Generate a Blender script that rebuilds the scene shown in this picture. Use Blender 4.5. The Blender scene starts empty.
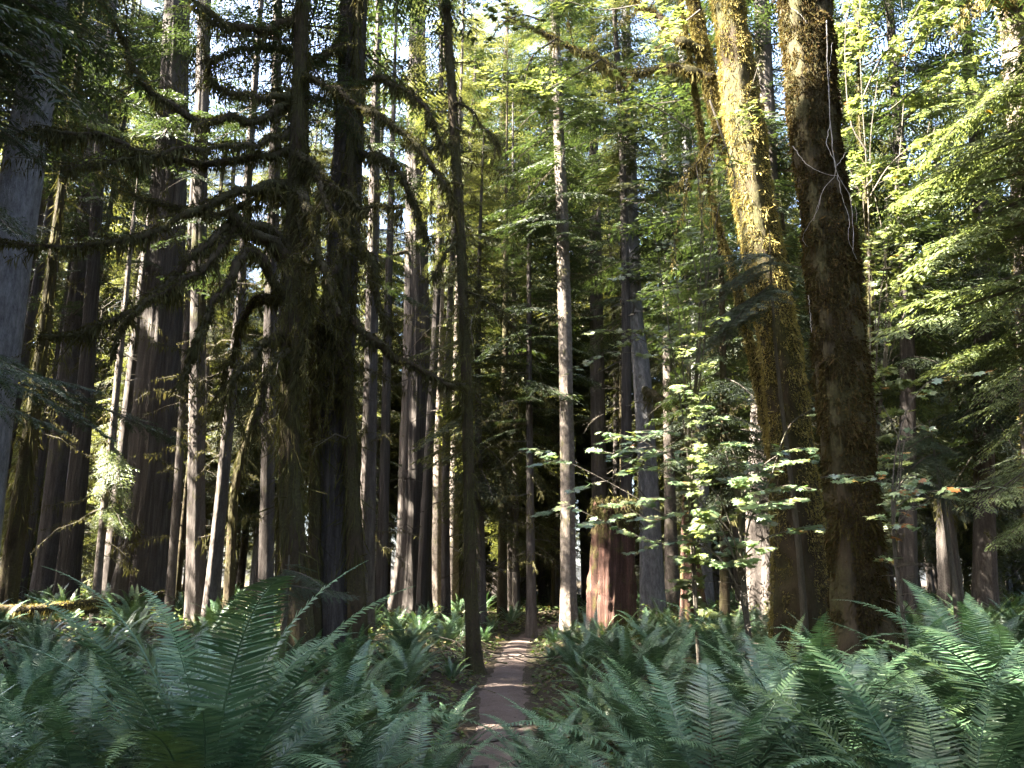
import bpy, math
import numpy as np
R = math.radians
SC = bpy.context.scene
COL = SC.collection
rng = np.random.default_rng(11)

# ------------------------------------------------------------------ camera
F = 819.0
CAMZ = 1.6
PITCH = math.atan((580 - 384) / F)
cp, sp = math.cos(PITCH), math.sin(PITCH)
cam = bpy.data.cameras.new('camera')
cam_o = bpy.data.objects.new('camera', cam)
COL.objects.link(cam_o)
cam.sensor_width = 36.0
cam.lens = 36.0 * F / 1024
cam.clip_start = 0.05
cam.clip_end = 1500
cam_o.location = (0, 0, CAMZ)
cam_o.rotation_euler = (math.pi / 2 + PITCH, 0, 0)
SC.camera = cam_o

def P(px, py, d):
    """world point seen at a pixel, d metres ahead"""
    u = (px - 512) / F; v = (384 - py) / F
    dy = cp - v * sp
    t = d / dy
    return np.array([u * t, d, CAMZ + (sp + v * cp) * t])
def PW(w, py, d):
    v = (384 - py) / F
    return w / F * d / (cp - v * sp)

# ------------------------------------------------------------------ light
SUN = np.array([-0.66, -0.15, 0.73]); SUN /= np.linalg.norm(SUN)
w = bpy.data.worlds.new('World'); SC.world = w; w.use_nodes = True
nt = w.node_tree; nt.nodes.clear()
out = nt.nodes.new('ShaderNodeOutputWorld'); bg = nt.nodes.new('ShaderNodeBackground')
sky = nt.nodes.new('ShaderNodeTexSky'); sky.sky_type = 'NISHITA'; sky.sun_disc = False
sky.sun_elevation = math.asin(SUN[2]); sky.sun_rotation = math.atan2(SUN[0], SUN[1])
sky.air_density = 0.8; sky.dust_density = 3.5; sky.ozone_density = 0.4
bg.inputs['Strength'].default_value = 0.06
nt.links.new(sky.outputs[0], bg.inputs[0]); nt.links.new(bg.outputs[0], out.inputs[0])
sl = bpy.data.lights.new('sun', 'SUN'); sl.energy = 5.0; sl.angle = R(0.53); sl.color = (1.0, 0.93, 0.80)
so = bpy.data.objects.new('sun', sl); COL.objects.link(so)
so.location = (-40, 5, 60)
from mathutils import Vector
so.rotation_euler = Vector(-SUN).to_track_quat('-Z', 'Y').to_euler()

SC.view_settings.view_transform = 'Standard'
SC.view_settings.look = 'None'
SC.view_settings.exposure = 4.9
SC.view_settings.gamma = 1.0
SC.render.engine = 'CYCLES'
cy = SC.cycles
cy.max_bounces = 6; cy.diffuse_bounces = 4; cy.glossy_bounces = 2; cy.transmission_bounces = 3
cy.transparent_max_bounces = 4; cy.caustics_reflective = False; cy.caustics_refractive = False
cy.sample_clamp_indirect = 6.0
cy.use_denoising = True
try:
    cy.denoiser = 'OPENIMAGEDENOISE'; cy.denoising_prefilter = 'ACCURATE'
except Exception:
    pass
cy.use_adaptive_sampling = True; cy.adaptive_threshold = 0.02

# ------------------------------------------------------------------ materials
def new_mat(name):
    m = bpy.data.materials.new(name); m.use_nodes = True
    t = m.node_tree; t.nodes.clear()
    o = t.nodes.new('ShaderNodeOutputMaterial')
    return m, t, o
def node(t, typ, **kw):
    n = t.nodes.new(typ)
    for k, v in kw.items(): setattr(n, k, v)
    return n
def ramp(t, fac, stops):
    r = node(t, 'ShaderNodeValToRGB')
    e = r.color_ramp.elements
    while len(e) < len(stops): e.new(0.5)
    for i, (p, c) in enumerate(stops):
        e[i].position = p; e[i].color = (*c, 1)
    t.links.new(fac, r.inputs[0])
    return r.outputs[0]
def noise(t, scale, detail=4, rough=.6, stretch=(1, 1, 1), coord='Object'):
    tc = node(t, 'ShaderNodeTexCoord'); mp = node(t, 'ShaderNodeMapping')
    mp.inputs['Scale'].default_value = stretch
    n = node(t, 'ShaderNodeTexNoise')
    n.inputs['Scale'].default_value = scale; n.inputs['Detail'].default_value = detail; n.inputs['Roughness'].default_value = rough
    t.links.new(tc.outputs[coord], mp.inputs[0]); t.links.new(mp.outputs[0], n.inputs[0])
    return n.outputs['Fac']
def mixc(t, fac, a, b):
    m = node(t, 'ShaderNodeMix', data_type='RGBA')
    for s, v in ((0, fac), (6, a), (7, b)):
        if hasattr(v, 'node'): t.links.new(v, m.inputs[s])
        else: m.inputs[s].default_value = v if s == 0 else (*v, 1)
    return m.outputs[2]

def bark(name, dark, mid, light, moss=(0.085, 0.085, 0.022), moss_lo=.56, moss_hi=.72, scale=9, bump=.6, stretch=.16):
    m, t, o = new_mat(name)
    p = node(t, 'ShaderNodeBsdfPrincipled'); p.inputs['Roughness'].default_value = .92
    p.inputs['Specular IOR Level'].default_value = .15
    f = noise(t, scale, 6, .65, (1, 1, stretch))
    f2 = noise(t, scale * 5, 4, .6, (1, 1, .35))
    c = ramp(t, f, [(.30, dark), (.5, mid), (.72, light)])
    c2 = ramp(t, f2, [(.3, tuple(x * .6 for x in mid)), (.7, light)])
    c = mixc(t, .35, c, c2)
    mf = ramp(t, noise(t, 1.3, 6, .7, (1, 1, .6)), [(moss_lo, (0, 0, 0)), (moss_hi, (1, 1, 1))])
    mc = ramp(t, noise(t, 30, 3, .6), [(.3, tuple(x * .5 for x in moss)), (.7, tuple(min(1, x * 1.35) for x in moss))])
    c = mixc(t, mf, c, mc)
    t.links.new(c, p.inputs['Base Color'])
    ad = node(t, 'ShaderNodeMath', operation='ADD'); ml = node(t, 'ShaderNodeMath', operation='MULTIPLY'); ml.inputs[1].default_value = .4
    t.links.new(f2, ml.inputs[0]); t.links.new(f, ad.inputs[0]); t.links.new(ml.outputs[0], ad.inputs[1])
    b = node(t, 'ShaderNodeBump'); b.inputs['Strength'].default_value = bump; b.inputs['Distance'].default_value = .06
    t.links.new(ad.outputs[0], b.inputs['Height']); t.links.new(b.outputs[0], p.inputs['Normal'])
    t.links.new(p.outputs[0], o.inputs[0])
    return m

def leaf(name, cols, trans=.35, rough=.5, spec=.4, tcol=None, nscale=.8, tint=None, yel=None):
    """leaf material: per-leaf and clump variation, light passing through"""
    m, t, o = new_mat(name)
    g = node(t, 'ShaderNodeNewGeometry')
    c1 = ramp(t, g.outputs['Random Per Island'], [(i / max(1, len(cols) - 1), c) for i, c in enumerate(cols)])
    big = noise(t, nscale, 2, .5)
    dk = ramp(t, big, [(.3, (.62, .62, .62)), (.7, (1.25, 1.25, 1.1))])
    mm = node(t, 'ShaderNodeMix', data_type='RGBA', blend_type='MULTIPLY'); mm.inputs[0].default_value = 1
    t.links.new(c1, mm.inputs[6]); t.links.new(dk, mm.inputs[7])
    c = mm.outputs[2]
    if tint:
        a = node(t, 'ShaderNodeAttribute', attribute_name=tint)
        c = mixc(t, ramp(t, a.outputs['Fac'], [(.0, (1, 1, 1)), (.06, (0, 0, 0))]), c, (.10, .055, .022))
        c = mixc(t, ramp(t, a.outputs['Fac'], [(.72, (0, 0, 0)), (1, (1, 1, 1))]), c, yel or (.12, .16, .035))
    p = node(t, 'ShaderNodeBsdfPrincipled'); p.inputs['Roughness'].default_value = rough
    p.inputs['Specular IOR Level'].default_value = spec
    t.links.new(c, p.inputs['Base Color'])
    tr = node(t, 'ShaderNodeBsdfTranslucent')
    tm = node(t, 'ShaderNodeMix', data_type='RGBA', blend_type='MULTIPLY'); tm.inputs[0].default_value = 1
    tm.inputs[7].default_value = (*(tcol or (1.6, 1.7, .7)), 1)
    t.links.new(c, tm.inputs[6]); t.links.new(tm.outputs[2], tr.inputs[0])
    mx = node(t, 'ShaderNodeMixShader'); mx.inputs[0].default_value = trans
    t.links.new(p.outputs[0], mx.inputs[1]); t.links.new(tr.outputs[0], mx.inputs[2]); t.links.new(mx.outputs[0], o.inputs[0])
    return m

M = {}
M['fir'] = bark('fir_bark', (.016, .013, .011), (.056, .046, .040), (.125, .108, .098))
M['spruce'] = bark('spruce_bark', (.035, .033, .033), (.13, .125, .125), (.25, .24, .245), moss_lo=.66, moss_hi=.8, scale=14, stretch=.3)
M['cedar'] = bark('cedar_bark', (.013, .010, .009), (.046, .039, .034), (.11, .095, .085), scale=16, stretch=.05, bump=.9, moss_lo=.64, moss_hi=.8)
M['alder'] = bark('pale_bark', (.036, .029, .024), (.095, .078, .065), (.20, .17, .148), scale=10, stretch=.9, moss_lo=.55, moss_hi=.68)
M['red'] = bark('rotten_red_wood', (.012, .007, .006), (.045, .025, .019), (.13, .066, .05), scale=12, stretch=.08, bump=1, moss_lo=.5, moss_hi=.62)
M['mossbark'] = bark('mossy_bark', (.013, .010, .007), (.038, .028, .017), (.068, .05, .03), moss=(.048, .044, .018), moss_lo=.42, moss_hi=.58, scale=7, stretch=.5)
M['twig'] = bark('dead_twig', (.03, .025, .02), (.08, .07, .055), (.14, .12, .1), scale=20)
M['vine'] = bark('dry_vine', (.13, .115, .10), (.26, .24, .22), (.38, .36, .34), scale=20, moss_lo=.8, moss_hi=.95)
M['moss'] = leaf('hanging_moss', [(.035, .032, .013), (.055, .052, .022), (.085, .08, .034), (.05, .04, .02)], trans=.3, rough=.9, spec=.05, tcol=(1.3, 1.3, .8), nscale=1.5)
M['mossbrown'] = leaf('brown_moss', [(.022, .016, .009), (.045, .030, .014), (.07, .055, .022), (.05, .048, .018), (.085, .052, .022)], trans=.2, rough=.95, spec=.05, tcol=(1.3, 1.2, .8), nscale=1.2)
M['mosslit'] = leaf('sunlit_golden_moss', [(.14, .11, .045), (.22, .19, .07), (.30, .26, .105), (.18, .13, .052)], trans=.25, rough=.9, spec=.05, tcol=(1.3, 1.2, .8), nscale=1.2)  # moss lightened for sunlit trunks, limbs and log: sunlight in the colour
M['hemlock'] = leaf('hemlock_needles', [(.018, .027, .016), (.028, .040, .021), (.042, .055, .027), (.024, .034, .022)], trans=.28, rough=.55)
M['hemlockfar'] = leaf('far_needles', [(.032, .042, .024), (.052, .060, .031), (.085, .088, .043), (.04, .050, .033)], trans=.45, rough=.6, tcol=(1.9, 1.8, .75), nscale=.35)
M['hemlocklit'] = leaf('sunlit_needles', [(.075, .10, .05), (.105, .135, .065), (.14, .16, .085)], trans=.45, rough=.5, tcol=(1.55, 1.5, .85))  # hemlock needles lightened for sunlit boughs: sun put into the colour
M['maple'] = leaf('maple_leaf', [(.085, .115, .05), (.115, .145, .06), (.15, .17, .075), (.10, .13, .06)], trans=.45, rough=.42, spec=.5, tcol=(1.6, 1.55, .8), nscale=2)
M['mapleshade'] = leaf('shade_leaf', [(.075, .12, .065), (.10, .15, .08), (.13, .17, .095), (.15, .15, .07)], trans=.35, rough=.28, spec=.8, nscale=2)
M['mapleorange'] = leaf('turning_leaf', [(.26, .09, .03), (.22, .13, .04), (.14, .14, .035)], trans=.35, rough=.45, tcol=(1.4, 1.2, .6), nscale=2)
M['fern'] = leaf('fern_frond', [(.036, .080, .040), (.066, .122, .064), (.13, .19, .11)], trans=.07, rough=.37, spec=.42, tcol=(1.3, 1.6, .7), nscale=3, tint='tint')
M['herb'] = leaf('ground_herb', [(.03, .055, .018), (.06, .09, .03), (.09, .12, .035), (.08, .05, .02)], trans=.3, rough=.6)

def ground_mat(name, stops, s1, s2, bump=.5):
    m, t, o = new_mat(name)
    p = node(t, 'ShaderNodeBsdfPrincipled'); p.inputs['Roughness'].default_value = .95; p.inputs['Specular IOR Level'].default_value = .1
    f = noise(t, s1, 8, .7); f2 = noise(t, s2, 4, .7)
    c = ramp(t, f, stops)
    c2 = ramp(t, f2, [(.35, tuple(x * .55 for x in stops[1][1])), (.65, tuple(x * 1.25 for x in stops[-1][1]))])
    c = mixc(t, .45, c, c2)
    t.links.new(c, p.inputs['Base Color'])
    b = node(t, 'ShaderNodeBump'); b.inputs['Strength'].default_value = bump; b.inputs['Distance'].default_value = .04
    t.links.new(f2, b.inputs['Height']); t.links.new(b.outputs[0], p.inputs['Normal'])
    t.links.new(p.outputs[0], o.inputs[0])
    return m
M['duff'] = ground_mat('forest_floor', [(.3, (.015, .012, .008)), (.5, (.036, .027, .018)), (.62, (.032, .034, .014)), (.75, (.065, .05, .034))], .9, 22)
M['dirt'] = ground_mat('trail_dirt', [(.3, (.055, .040, .032)), (.5, (.09, .067, .056)), (.7, (.14, .108, .092))], 1.7, 45, .35)

# ------------------------------------------------------------------ mesh builder
class MB:
    def __init__(self): self.v = []; self.f = []; self.n = 0; self.tint = []
    def add(self, v, f, mat=0, tint=None):
        v = np.asarray(v, float).reshape(-1, 3); f = np.asarray(f, np.int64)
        if len(v) == 0 or len(f) == 0: return
        self.v.append(v); self.f.append((f + self.n, mat)); self.n += len(v)
        self.tint.append(np.full(len(v), .5 if tint is None else tint))
    def build(self, name, mats, parent=None, origin=(0, 0, 0), smooth=False, tint=False):
        if not self.v: return None
        me = bpy.data.meshes.new(name)
        v = np.concatenate(self.v) - np.asarray(origin, float)
        tot = np.concatenate([np.full(len(f), f.shape[1], np.int32) for f, _ in self.f])
        mi = np.concatenate([np.full(len(f), m, np.int32) for f, m in self.f])
        lo = np.concatenate([f.reshape(-1) for f, _ in self.f]).astype(np.int32)
        st = np.concatenate([[0], np.cumsum(tot)[:-1]]).astype(np.int32)
        me.vertices.add(len(v)); me.vertices.foreach_set('co', v.astype(np.float32).ravel())
        me.loops.add(len(lo)); me.loops.foreach_set('vertex_index', lo)
        me.polygons.add(len(tot)); me.polygons.foreach_set('loop_start', st)
        me.polygons.foreach_set('loop_total', tot)
        me.polygons.foreach_set('material_index', mi)
        me.polygons.foreach_set('use_smooth', np.full(len(tot), smooth))
        if not isinstance(mats, (list, tuple)): mats = [mats]
        for m in mats: me.materials.append(m)
        if tint:
            a = me.attributes.new('tint', 'FLOAT', 'POINT'); a.data.foreach_set('value', np.concatenate(self.tint).astype(np.float32))
        me.update(calc_edges=True)
        o = bpy.data.objects.new(name, me); COL.objects.link(o)
        if parent is not None: o.parent = parent
        else: o.location = origin
        return o

def tag(o, label, cat, group=None, kind=None):
    if label: o['label'] = label
    if cat: o['category'] = cat
    if group: o['group'] = group
    if kind: o['kind'] = kind
    return o
def thing(name, label, cat, loc, group=None):
    o = bpy.data.objects.new(name, None); COL.objects.link(o)
    o.empty_display_size = .3
    o.location = tuple(float(x) for x in loc)
    return tag(o, label, cat, group)

def unit(a): return a / (np.linalg.norm(a, axis=-1, keepdims=True) + 1e-9)
def spline(pts, n):
    """Catmull-Rom through rows of pts, n samples"""
    pts = np.asarray(pts, float)
    if len(pts) == 2:
        s = np.linspace(0, 1, n)[:, None]; return pts[0] * (1 - s) + pts[1] * s
    e = np.vstack([2 * pts[0] - pts[1], pts, 2 * pts[-1] - pts[-2]])
    seglen = np.linalg.norm(np.diff(pts[:, :3], axis=0), axis=1); cum = np.concatenate([[0], np.cumsum(seglen)])
    x = np.linspace(0, cum[-1], n); i = np.clip(np.searchsorted(cum, x, side='right') - 1, 0, len(pts) - 2)
    t = ((x - cum[i]) / np.maximum(seglen[i], 1e-9))[:, None]
    a, b, c, d = e[i], e[i + 1], e[i + 2], e[i + 3]
    return .5 * ((2 * b) + (-a + c) * t + (2 * a - 5 * b + 4 * c - d) * t ** 2 + (-a + 3 * b - 3 * c + d) * t ** 3)
def hsh(ix, iy, iz):
    h = (ix * 374761393 + iy * 668265263 + iz * 2147483647 % 1000003 * 97) & 0xffffffff
    h = ((h ^ (h >> 13)) * 1274126177) & 0xffffffff
    return ((h ^ (h >> 16)) & 0xffff) / 65535.0
def vnoise(p):
    p = np.asarray(p, float); i = np.floor(p).astype(np.int64); f = p - i; f = f * f * (3 - 2 * f)
    r = 0
    for a in (0, 1):
        for b in (0, 1):
            for c in (0, 1):
                r = r + hsh(i[..., 0] + a, i[..., 1] + b, i[..., 2] + c) * (f[..., 0] if a else 1 - f[..., 0]) * (f[..., 1] if b else 1 - f[..., 1]) * (f[..., 2] if c else 1 - f[..., 2])
    return r
def ringfaces(nr, seg, off=0):
    i = np.arange(nr - 1)[:, None] * seg; j = np.arange(seg)[None]
    j2 = (j + 1) % seg
    return np.stack([i + j, i + j2, i + seg + j2, i + seg + j], -1).reshape(-1, 4) + off
def tube(mb, pts, rad, seg=6, mat=0, lump=0, lf=3., tint=None):
    pts = np.asarray(pts, float); n = len(pts); rad = np.broadcast_to(np.asarray(rad, float), (n,))
    tg = unit(np.gradient(pts, axis=0))
    ref = np.array([.31, .23, .92]); 
    if abs(tg[0] @ ref) > .93: ref = np.array([.95, .2, .1])
    a = unit(np.cross(tg, ref)); b = np.cross(tg, a)
    th = np.linspace(0, 2 * np.pi, seg, endpoint=False)
    dirs = a[:, None] * np.cos(th)[None, :, None] + b[:, None] * np.sin(th)[None, :, None]
    r = rad[:, None] * np.ones(seg)
    if lump: r = r * (1 + lump * (2 * vnoise((pts[:, None] + dirs * rad[:, None, None]) * lf) - 1))
    v = pts[:, None] + dirs * r[..., None]
    mb.add(v.reshape(-1, 3), ringfaces(n, seg), mat, tint)
    mb.add(v[-1], np.arange(seg)[None], mat, tint)
    return pts, tg
def trunk(mb, pts, rad, seg, step, flute=.04, fine=.03, rg=rng, lump=0., mat=0, flare=0.):
    """tree bole: vertical rings, fluted and furrowed"""
    L = np.linalg.norm(np.diff(pts, axis=0), axis=1).sum()
    n = max(6, int(L / step))
    q = spline(np.column_stack([pts, rad]), n); c = q[:, :3]; r = q[:, 3]
    th = np.linspace(0, 2 * np.pi, seg, endpoint=False)
    z = c[:, 2] - c[0, 2]
    m = np.ones((n, seg))
    zf = np.exp(-z / .9)
    for k, a in ((2, .5), (3, .7), (5, .8), (7, .5)):
        ph = rg.uniform(0, 6.28); dr = rg.uniform(-.12, .12)
        m += (flute * a + flare * .5 * a * zf)[:, None] * np.cos(k * th[None] + ph + dr * z[:, None] + .4 * np.sin(z[:, None] * rg.uniform(.3, .8)))
    m += (flare * .7 * zf)[:, None] - .06
    for k in (11, 17, 23, 31):
        if k * 2 >= seg: break
        ph = rg.uniform(0, 6.28)
        m += fine * (.7 * np.cos(k * th[None] + ph + 1.6 * np.sin(z[:, None] * rg.uniform(.7, 1.6) + rg.uniform(0, 6))) * (.4 + .6 * vnoise(np.stack([np.cos(th)[None] * 3 + 0 * z[:, None], np.sin(th)[None] * 3 + 0 * z[:, None], z[:, None] * 1.1 + 0 * th[None] + k], -1))))
    d = np.stack([np.cos(th), np.sin(th), 0 * th], -1)
    v = c[:, None] + d[None] * (r[:, None] * m)[..., None]
    if lump:
        nn = vnoise(v * 5.5) * .6 + vnoise(v * 14) * .4
        v = c[:, None] + d[None] * (r[:, None] * m * (1 + lump * (2 * nn - 1)))[..., None]
    mb.add(v.reshape(-1, 3), ringfaces(n, seg), mat)
    mb.add(v[-1], np.arange(seg)[None], mat)
    return c, r

def leaves(mb, pos, dirv, nrm, ln, wd, mat=0, tint=None, droop=0.):
    """n diamond leaves: 4 corner quads"""
    n = len(pos)
    if n == 0: return
    dirv = unit(dirv); side = unit(np.cross(dirv, nrm))
    ln = np.broadcast_to(np.asarray(ln, float), (n,))[:, None]; wd = np.broadcast_to(np.asarray(wd, float), (n,))[:, None]
    mid = pos + dirv * ln * .45
    tip = pos + dirv * ln + np.array([0, 0, -1.]) * droop * ln
    v = np.stack([pos, mid + side * wd * .5, tip, mid - side * wd * .5], 1)
    mb.add(v.reshape(-1, 3), np.arange(4 * n).reshape(n, 4), mat, tint)

# ------------------------------------------------------------------ terrain
def sst(a, b, x):
    t = np.clip((x - a) / (b - a), 0, 1); return t * t * (3 - 2 * t)
PCY = [-10, 0, 6, 9, 13, 17, 22, 27, 33, 45]
PCX = [0.1, 0, -.08, -.10, -.14, -.02, .12, .75, 2.2, 5.5]
def pathx(y): return np.interp(y, PCY, PCX)
def g(x, y):
    x = np.asarray(x, float); y = np.asarray(y, float)
    s = np.abs(x - pathx(y)); onp = sst(.42, 1.25, s)
    h = .22 * onp + .42 * sst(1.2, 9, -x) * sst(5, 19, y) + .25 * sst(1, 5, x)
    h = h + (onp * .30) * (vnoise(np.stack([x * .45 + 7, y * .45, 0 * x], -1)) - .5) + onp * .10 * (vnoise(np.stack([x * 1.9, y * 1.9, 0 * x + 4], -1)) - .5)
    h = h + .015 * vnoise(np.stack([x * 5, y * 5, 0 * x + 9], -1))
    far = sst(40, 140, np.hypot(x, y))
    return h * (1 - far) + far * 1.0
def sheet(x0, x1, nx, y0, y1, ny, warp=1.):
    u = np.linspace(-1, 1, nx); u = np.sign(u) * np.abs(u) ** warp
    xs = (x0 + x1) / 2 + u * (x1 - x0) / 2
    t = np.linspace(0, 1, ny) ** warp
    ys = y0 + t * (y1 - y0)
    X, Y = np.meshgrid(xs, ys)
    i = np.arange(ny - 1)[:, None] * nx + np.arange(nx - 1)[None]
    f = np.stack([i, i + 1, i + nx + 1, i + nx], -1).reshape(-1, 4)
    return X, Y, f
mb = MB()
u = np.linspace(-1, 1, 361); xs = np.sign(u) * np.abs(u) ** 2.2 * 320
ys = np.concatenate([np.linspace(-60, -3, 24), np.linspace(-2.5, 42, 380), 42 + np.geomspace(.2, 380, 60)])
X, Y = np.meshgrid(xs, ys); i = np.arange(len(ys) - 1)[:, None] * 361 + np.arange(360)[None]
f = np.stack([i, i + 1, i + 362, i + 361], -1).reshape(-1, 4)
# denser rows right where the picture looks
Z = g(X, Y) - .06 * (1 - sst(.10, .30, np.abs(X - pathx(Y)))) * (Y < 44) * (Y > -6)
mb.add(np.stack([X, Y, Z], -1), f)
tag(mb.build('ground', M['duff'], smooth=True), 'dark forest floor of needles and soil under the ferns', 'ground', kind='structure')
mb = MB()
ys = np.linspace(-6, 44, 900); nx = 31; u = np.linspace(-1, 1, nx)
hw = .41 + .05 * np.sin(ys * 1.1) + .03 * np.sin(ys * 2.7 + 1)
X = pathx(ys)[:, None] + u[None] * hw[:, None]; Y = ys[:, None] + 0 * u[None]
Z = g(X, Y) + .022 - .05 * u[None] ** 2 + .03 * (vnoise(np.stack([X * 4 + 50, Y * 4, 0 * X], -1)) - .5) + .012 * (vnoise(np.stack([X * 13, Y * 13, 0 * X], -1)) - .5)
i = np.arange(len(ys) - 1)[:, None] * nx + np.arange(nx - 1)[None]
mb.add(np.stack([X, Y, Z], -1), np.stack([i, i + 1, i + nx + 1, i + nx], -1).reshape(-1, 4))
tag(mb.build('path', M['dirt'], smooth=True), 'narrow pinkish brown dirt trail running into the trees', 'path', kind='structure')

# ------------------------------------------------------------------ spots picked for sun: crown leaves are cut away along its rays
LIT = []
def lit(px, py, d, r, tmin=1.6): LIT.append((P(px, py, d), r, tmin))
def litg(x, y, r): LIT.append((np.array([x, y, float(g(x, y))]), r, .8))
for a in [(738, 150, 10.65, .5), (742, 205, 10.65, .5), (728, 85, 10.65, .45), (712, 90, 10.7, .22), (704, 45, 10.7, .22), (730, 20, 10.7, .25), 
          (670, 68, 10.5, .35), (640, 68, 10.4, .25), (1014, 110, 9.6, .45), (1012, 30, 9.6, .45), (1016, 190, 9.6, .35),
          (870, 60, 9.6, .7), (900, 130, 9.6, .8), (880, 230, 9.6, .7), (950, 60, 9.6, .7), (960, 230, 9, 1.0), (985, 150, 9, .8), (1000, 320, 9, .8), (950, 300, 9, .6), (910, 200, 9, .7),
          (404, 450, 31.3, .45), (404, 400, 31.3, .35), (437, 500, 36, .5), (438, 430, 36, .5), (455, 480, 36, .5), (456, 540, 36, .5), (455, 400, 36, .4),
          (112, 480, 18, .7), (108, 445, 18, .5), (122, 525, 19, .4), (150, 320, 21.4, .3), (40, 606, 15, .5), (75, 604, 15, .4),
          (691, 560, 22, .45), (693, 620, 22, .4), (690, 590, 22, .3), (453, 105, 14.8, .3), (558, 250, 22.7, .45), (560, 300, 22.7, .3), (566, 610, 22.7, .4), (556, 190, 22.7, .35),
          (667, 430, 30, .4), (667, 470, 30, .3), (362, 200, 15.5, .35), (375, 190, 19, 1.0), (365, 150, 18, .6), (362, 400, 22, .6),
          (60, 300, 28, 2.0), (20, 400, 28, 2.2), (90, 400, 30, 2), (230, 450, 30, 2), (250, 380, 30, 1.5),
          (420, 560, 34, 1.5), (350, 540, 34, 1.5), (520, 330, 32, 1.8), (480, 300, 34, 2),
          (428, 640, 19, .7), (400, 632, 21, .7), (725, 505, 20, .5)]:
    lit(*a)
for y, w_ in ((9.7, .3), (13.3, .22), (18.5, .2), (22.5, .3)):
    for dx in (-.4, -.2, 0, .2, .4): litg(pathx(y) + dx, y, w_ * .55)
for a in [(640, 462, 8.8, .5), (700, 455, 8.8, .5), (790, 450, 8.8, .5), (575, 468, 8.8, .5), (805, 528, 8.8, .25), (832, 403, 8.8, .25), (600, 434, 8.8, .5), (760, 465, 8.8, .25), (660, 492, 8.8, .25), (690, 395, 8.8, .25), (720, 500, 8.8, .4), (665, 440, 8.8, .4), (740, 462, 8.8, .4), (620, 470, 8.8, .4), (780, 505, 8.8, .4), (690, 520, 8.8, .3), (850, 475, 7.2, .3), (900, 430, 7.2, .3), (940, 430, 7.2, .2)]: lit(*a)
LP = np.array([a[0] for a in LIT]); LR = np.array([a[1] for a in LIT]); LT = np.array([a[2] for a in LIT])
def sunkeep(c):
    keep = np.ones(len(c), bool)
    for p, r, tm in zip(LP, LR, LT):
        v = c - p; t = v @ SUN
        m = t > tm
        if not m.any(): continue
        d2 = (v * v).sum(1) - t * t
        keep &= ~(m & (d2 < r * r))
    return keep

# ------------------------------------------------------------------ conifer boughs
def bough_proto(rg, ns, step, ll, lw, droop, side=.36, two=True, flat=.05):
    """flat spray of length 1 along +x: centre stem, alternate side twigs, needle sprigs"""
    P_, D_, N_, L_, W_ = [], [], [], [], []
    tw = []
    xs = np.linspace(.06, .97, ns)
    def zc(x): return -droop * x ** 2
    for sgn in (-1, 1):
        for x in xs + rg.uniform(-.02, .02, ns):
            l = (side * (1 - x) ** .75 + .05) * rg.uniform(.65, 1.15) * min(1, .35 + x * 3)
            ang = R(rg.uniform(48, 66)); dv = np.array([math.cos(ang), sgn * math.sin(ang), rg.uniform(-.25, .02)])
            b0 = np.array([x, 0, zc(x)])
            k = max(2, int(l / step)); s = np.linspace(.08, 1, k)[:, None] * l
            pts = b0 + dv * s + np.array([0, 0, -1.]) * (s ** 2) * .55
            tw.append((b0, pts[-1]))
            perp = unit(np.array([-dv[1], dv[0], 0.]))
            for q in ((-1, 1) if two else (1,)):
                d_ = dv * .75 + perp * q * .7 + rg.normal(0, .12, (k, 3)) + np.array([0, 0, -.15])
                P_.append(pts); D_.append(d_); N_.append(np.array([0, 0, 1.]) + rg.normal(0, .25 + flat, (k, 3)))
                L_.append(ll * rg.uniform(.7, 1.3, k)); W_.append(lw * rg.uniform(.8, 1.2, k))
    m = MB()
    leaves(m, np.concatenate(P_), np.concatenate(D_), np.concatenate(N_), np.concatenate(L_), np.concatenate(W_), 0, droop=.15)
    lv = m.v[0].reshape(-1, 4, 3)
    # stems as thin 3-sided strips
    m2 = MB()
    q = np.linspace(0, .98, 7); tube(m2, np.stack([q, 0 * q, zc(q)], -1), .011 * (1.1 - q), 3)
    return lv, np.concatenate(m2.v[:1]), m2.f[0][0]
prg = np.random.default_rng(5)
BOUGH = {0: [bough_proto(prg, 30, .017, .028, .0085, dr) for dr in (.08, .16, .25)],
         1: [bough_proto(prg, 17, .036, .066, .019, dr) for dr in (.10, .2, .32)],
         2: [bough_proto(prg, 9, .10, .12, .042, dr) for dr in (.10, .2, .32)]}
def place_bough(mb, p0, yaw, pitch, L, lod, rg, cull=True, roll=0., wide=1., var=None):
    lv, sv, sf = BOUGH[lod][rg.integers(3) if var is None else var]
    cyw, syw, c, s = math.cos(yaw), math.sin(yaw), math.cos(pitch), math.sin(pitch)
    ax = np.array([cyw * c, syw * c, s]); ay = np.array([-syw, cyw, 0]); az = np.cross(ax, ay)
    if roll: ay, az = ay * math.cos(roll) + az * math.sin(roll), az * math.cos(roll) - ay * math.sin(roll)
    Rm = np.stack([ax, ay * wide, az])
    q = (lv.reshape(-1, 3) * L) @ Rm + p0
    q = q.reshape(-1, 4, 3)
    if cull:
        q = q[sunkeep(q.mean(1))]
    if len(q): mb.add(q.reshape(-1, 3), np.arange(4 * len(q)).reshape(-1, 4), 0)
    mb.add((sv * L) @ Rm + p0, sf, 1)
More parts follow.
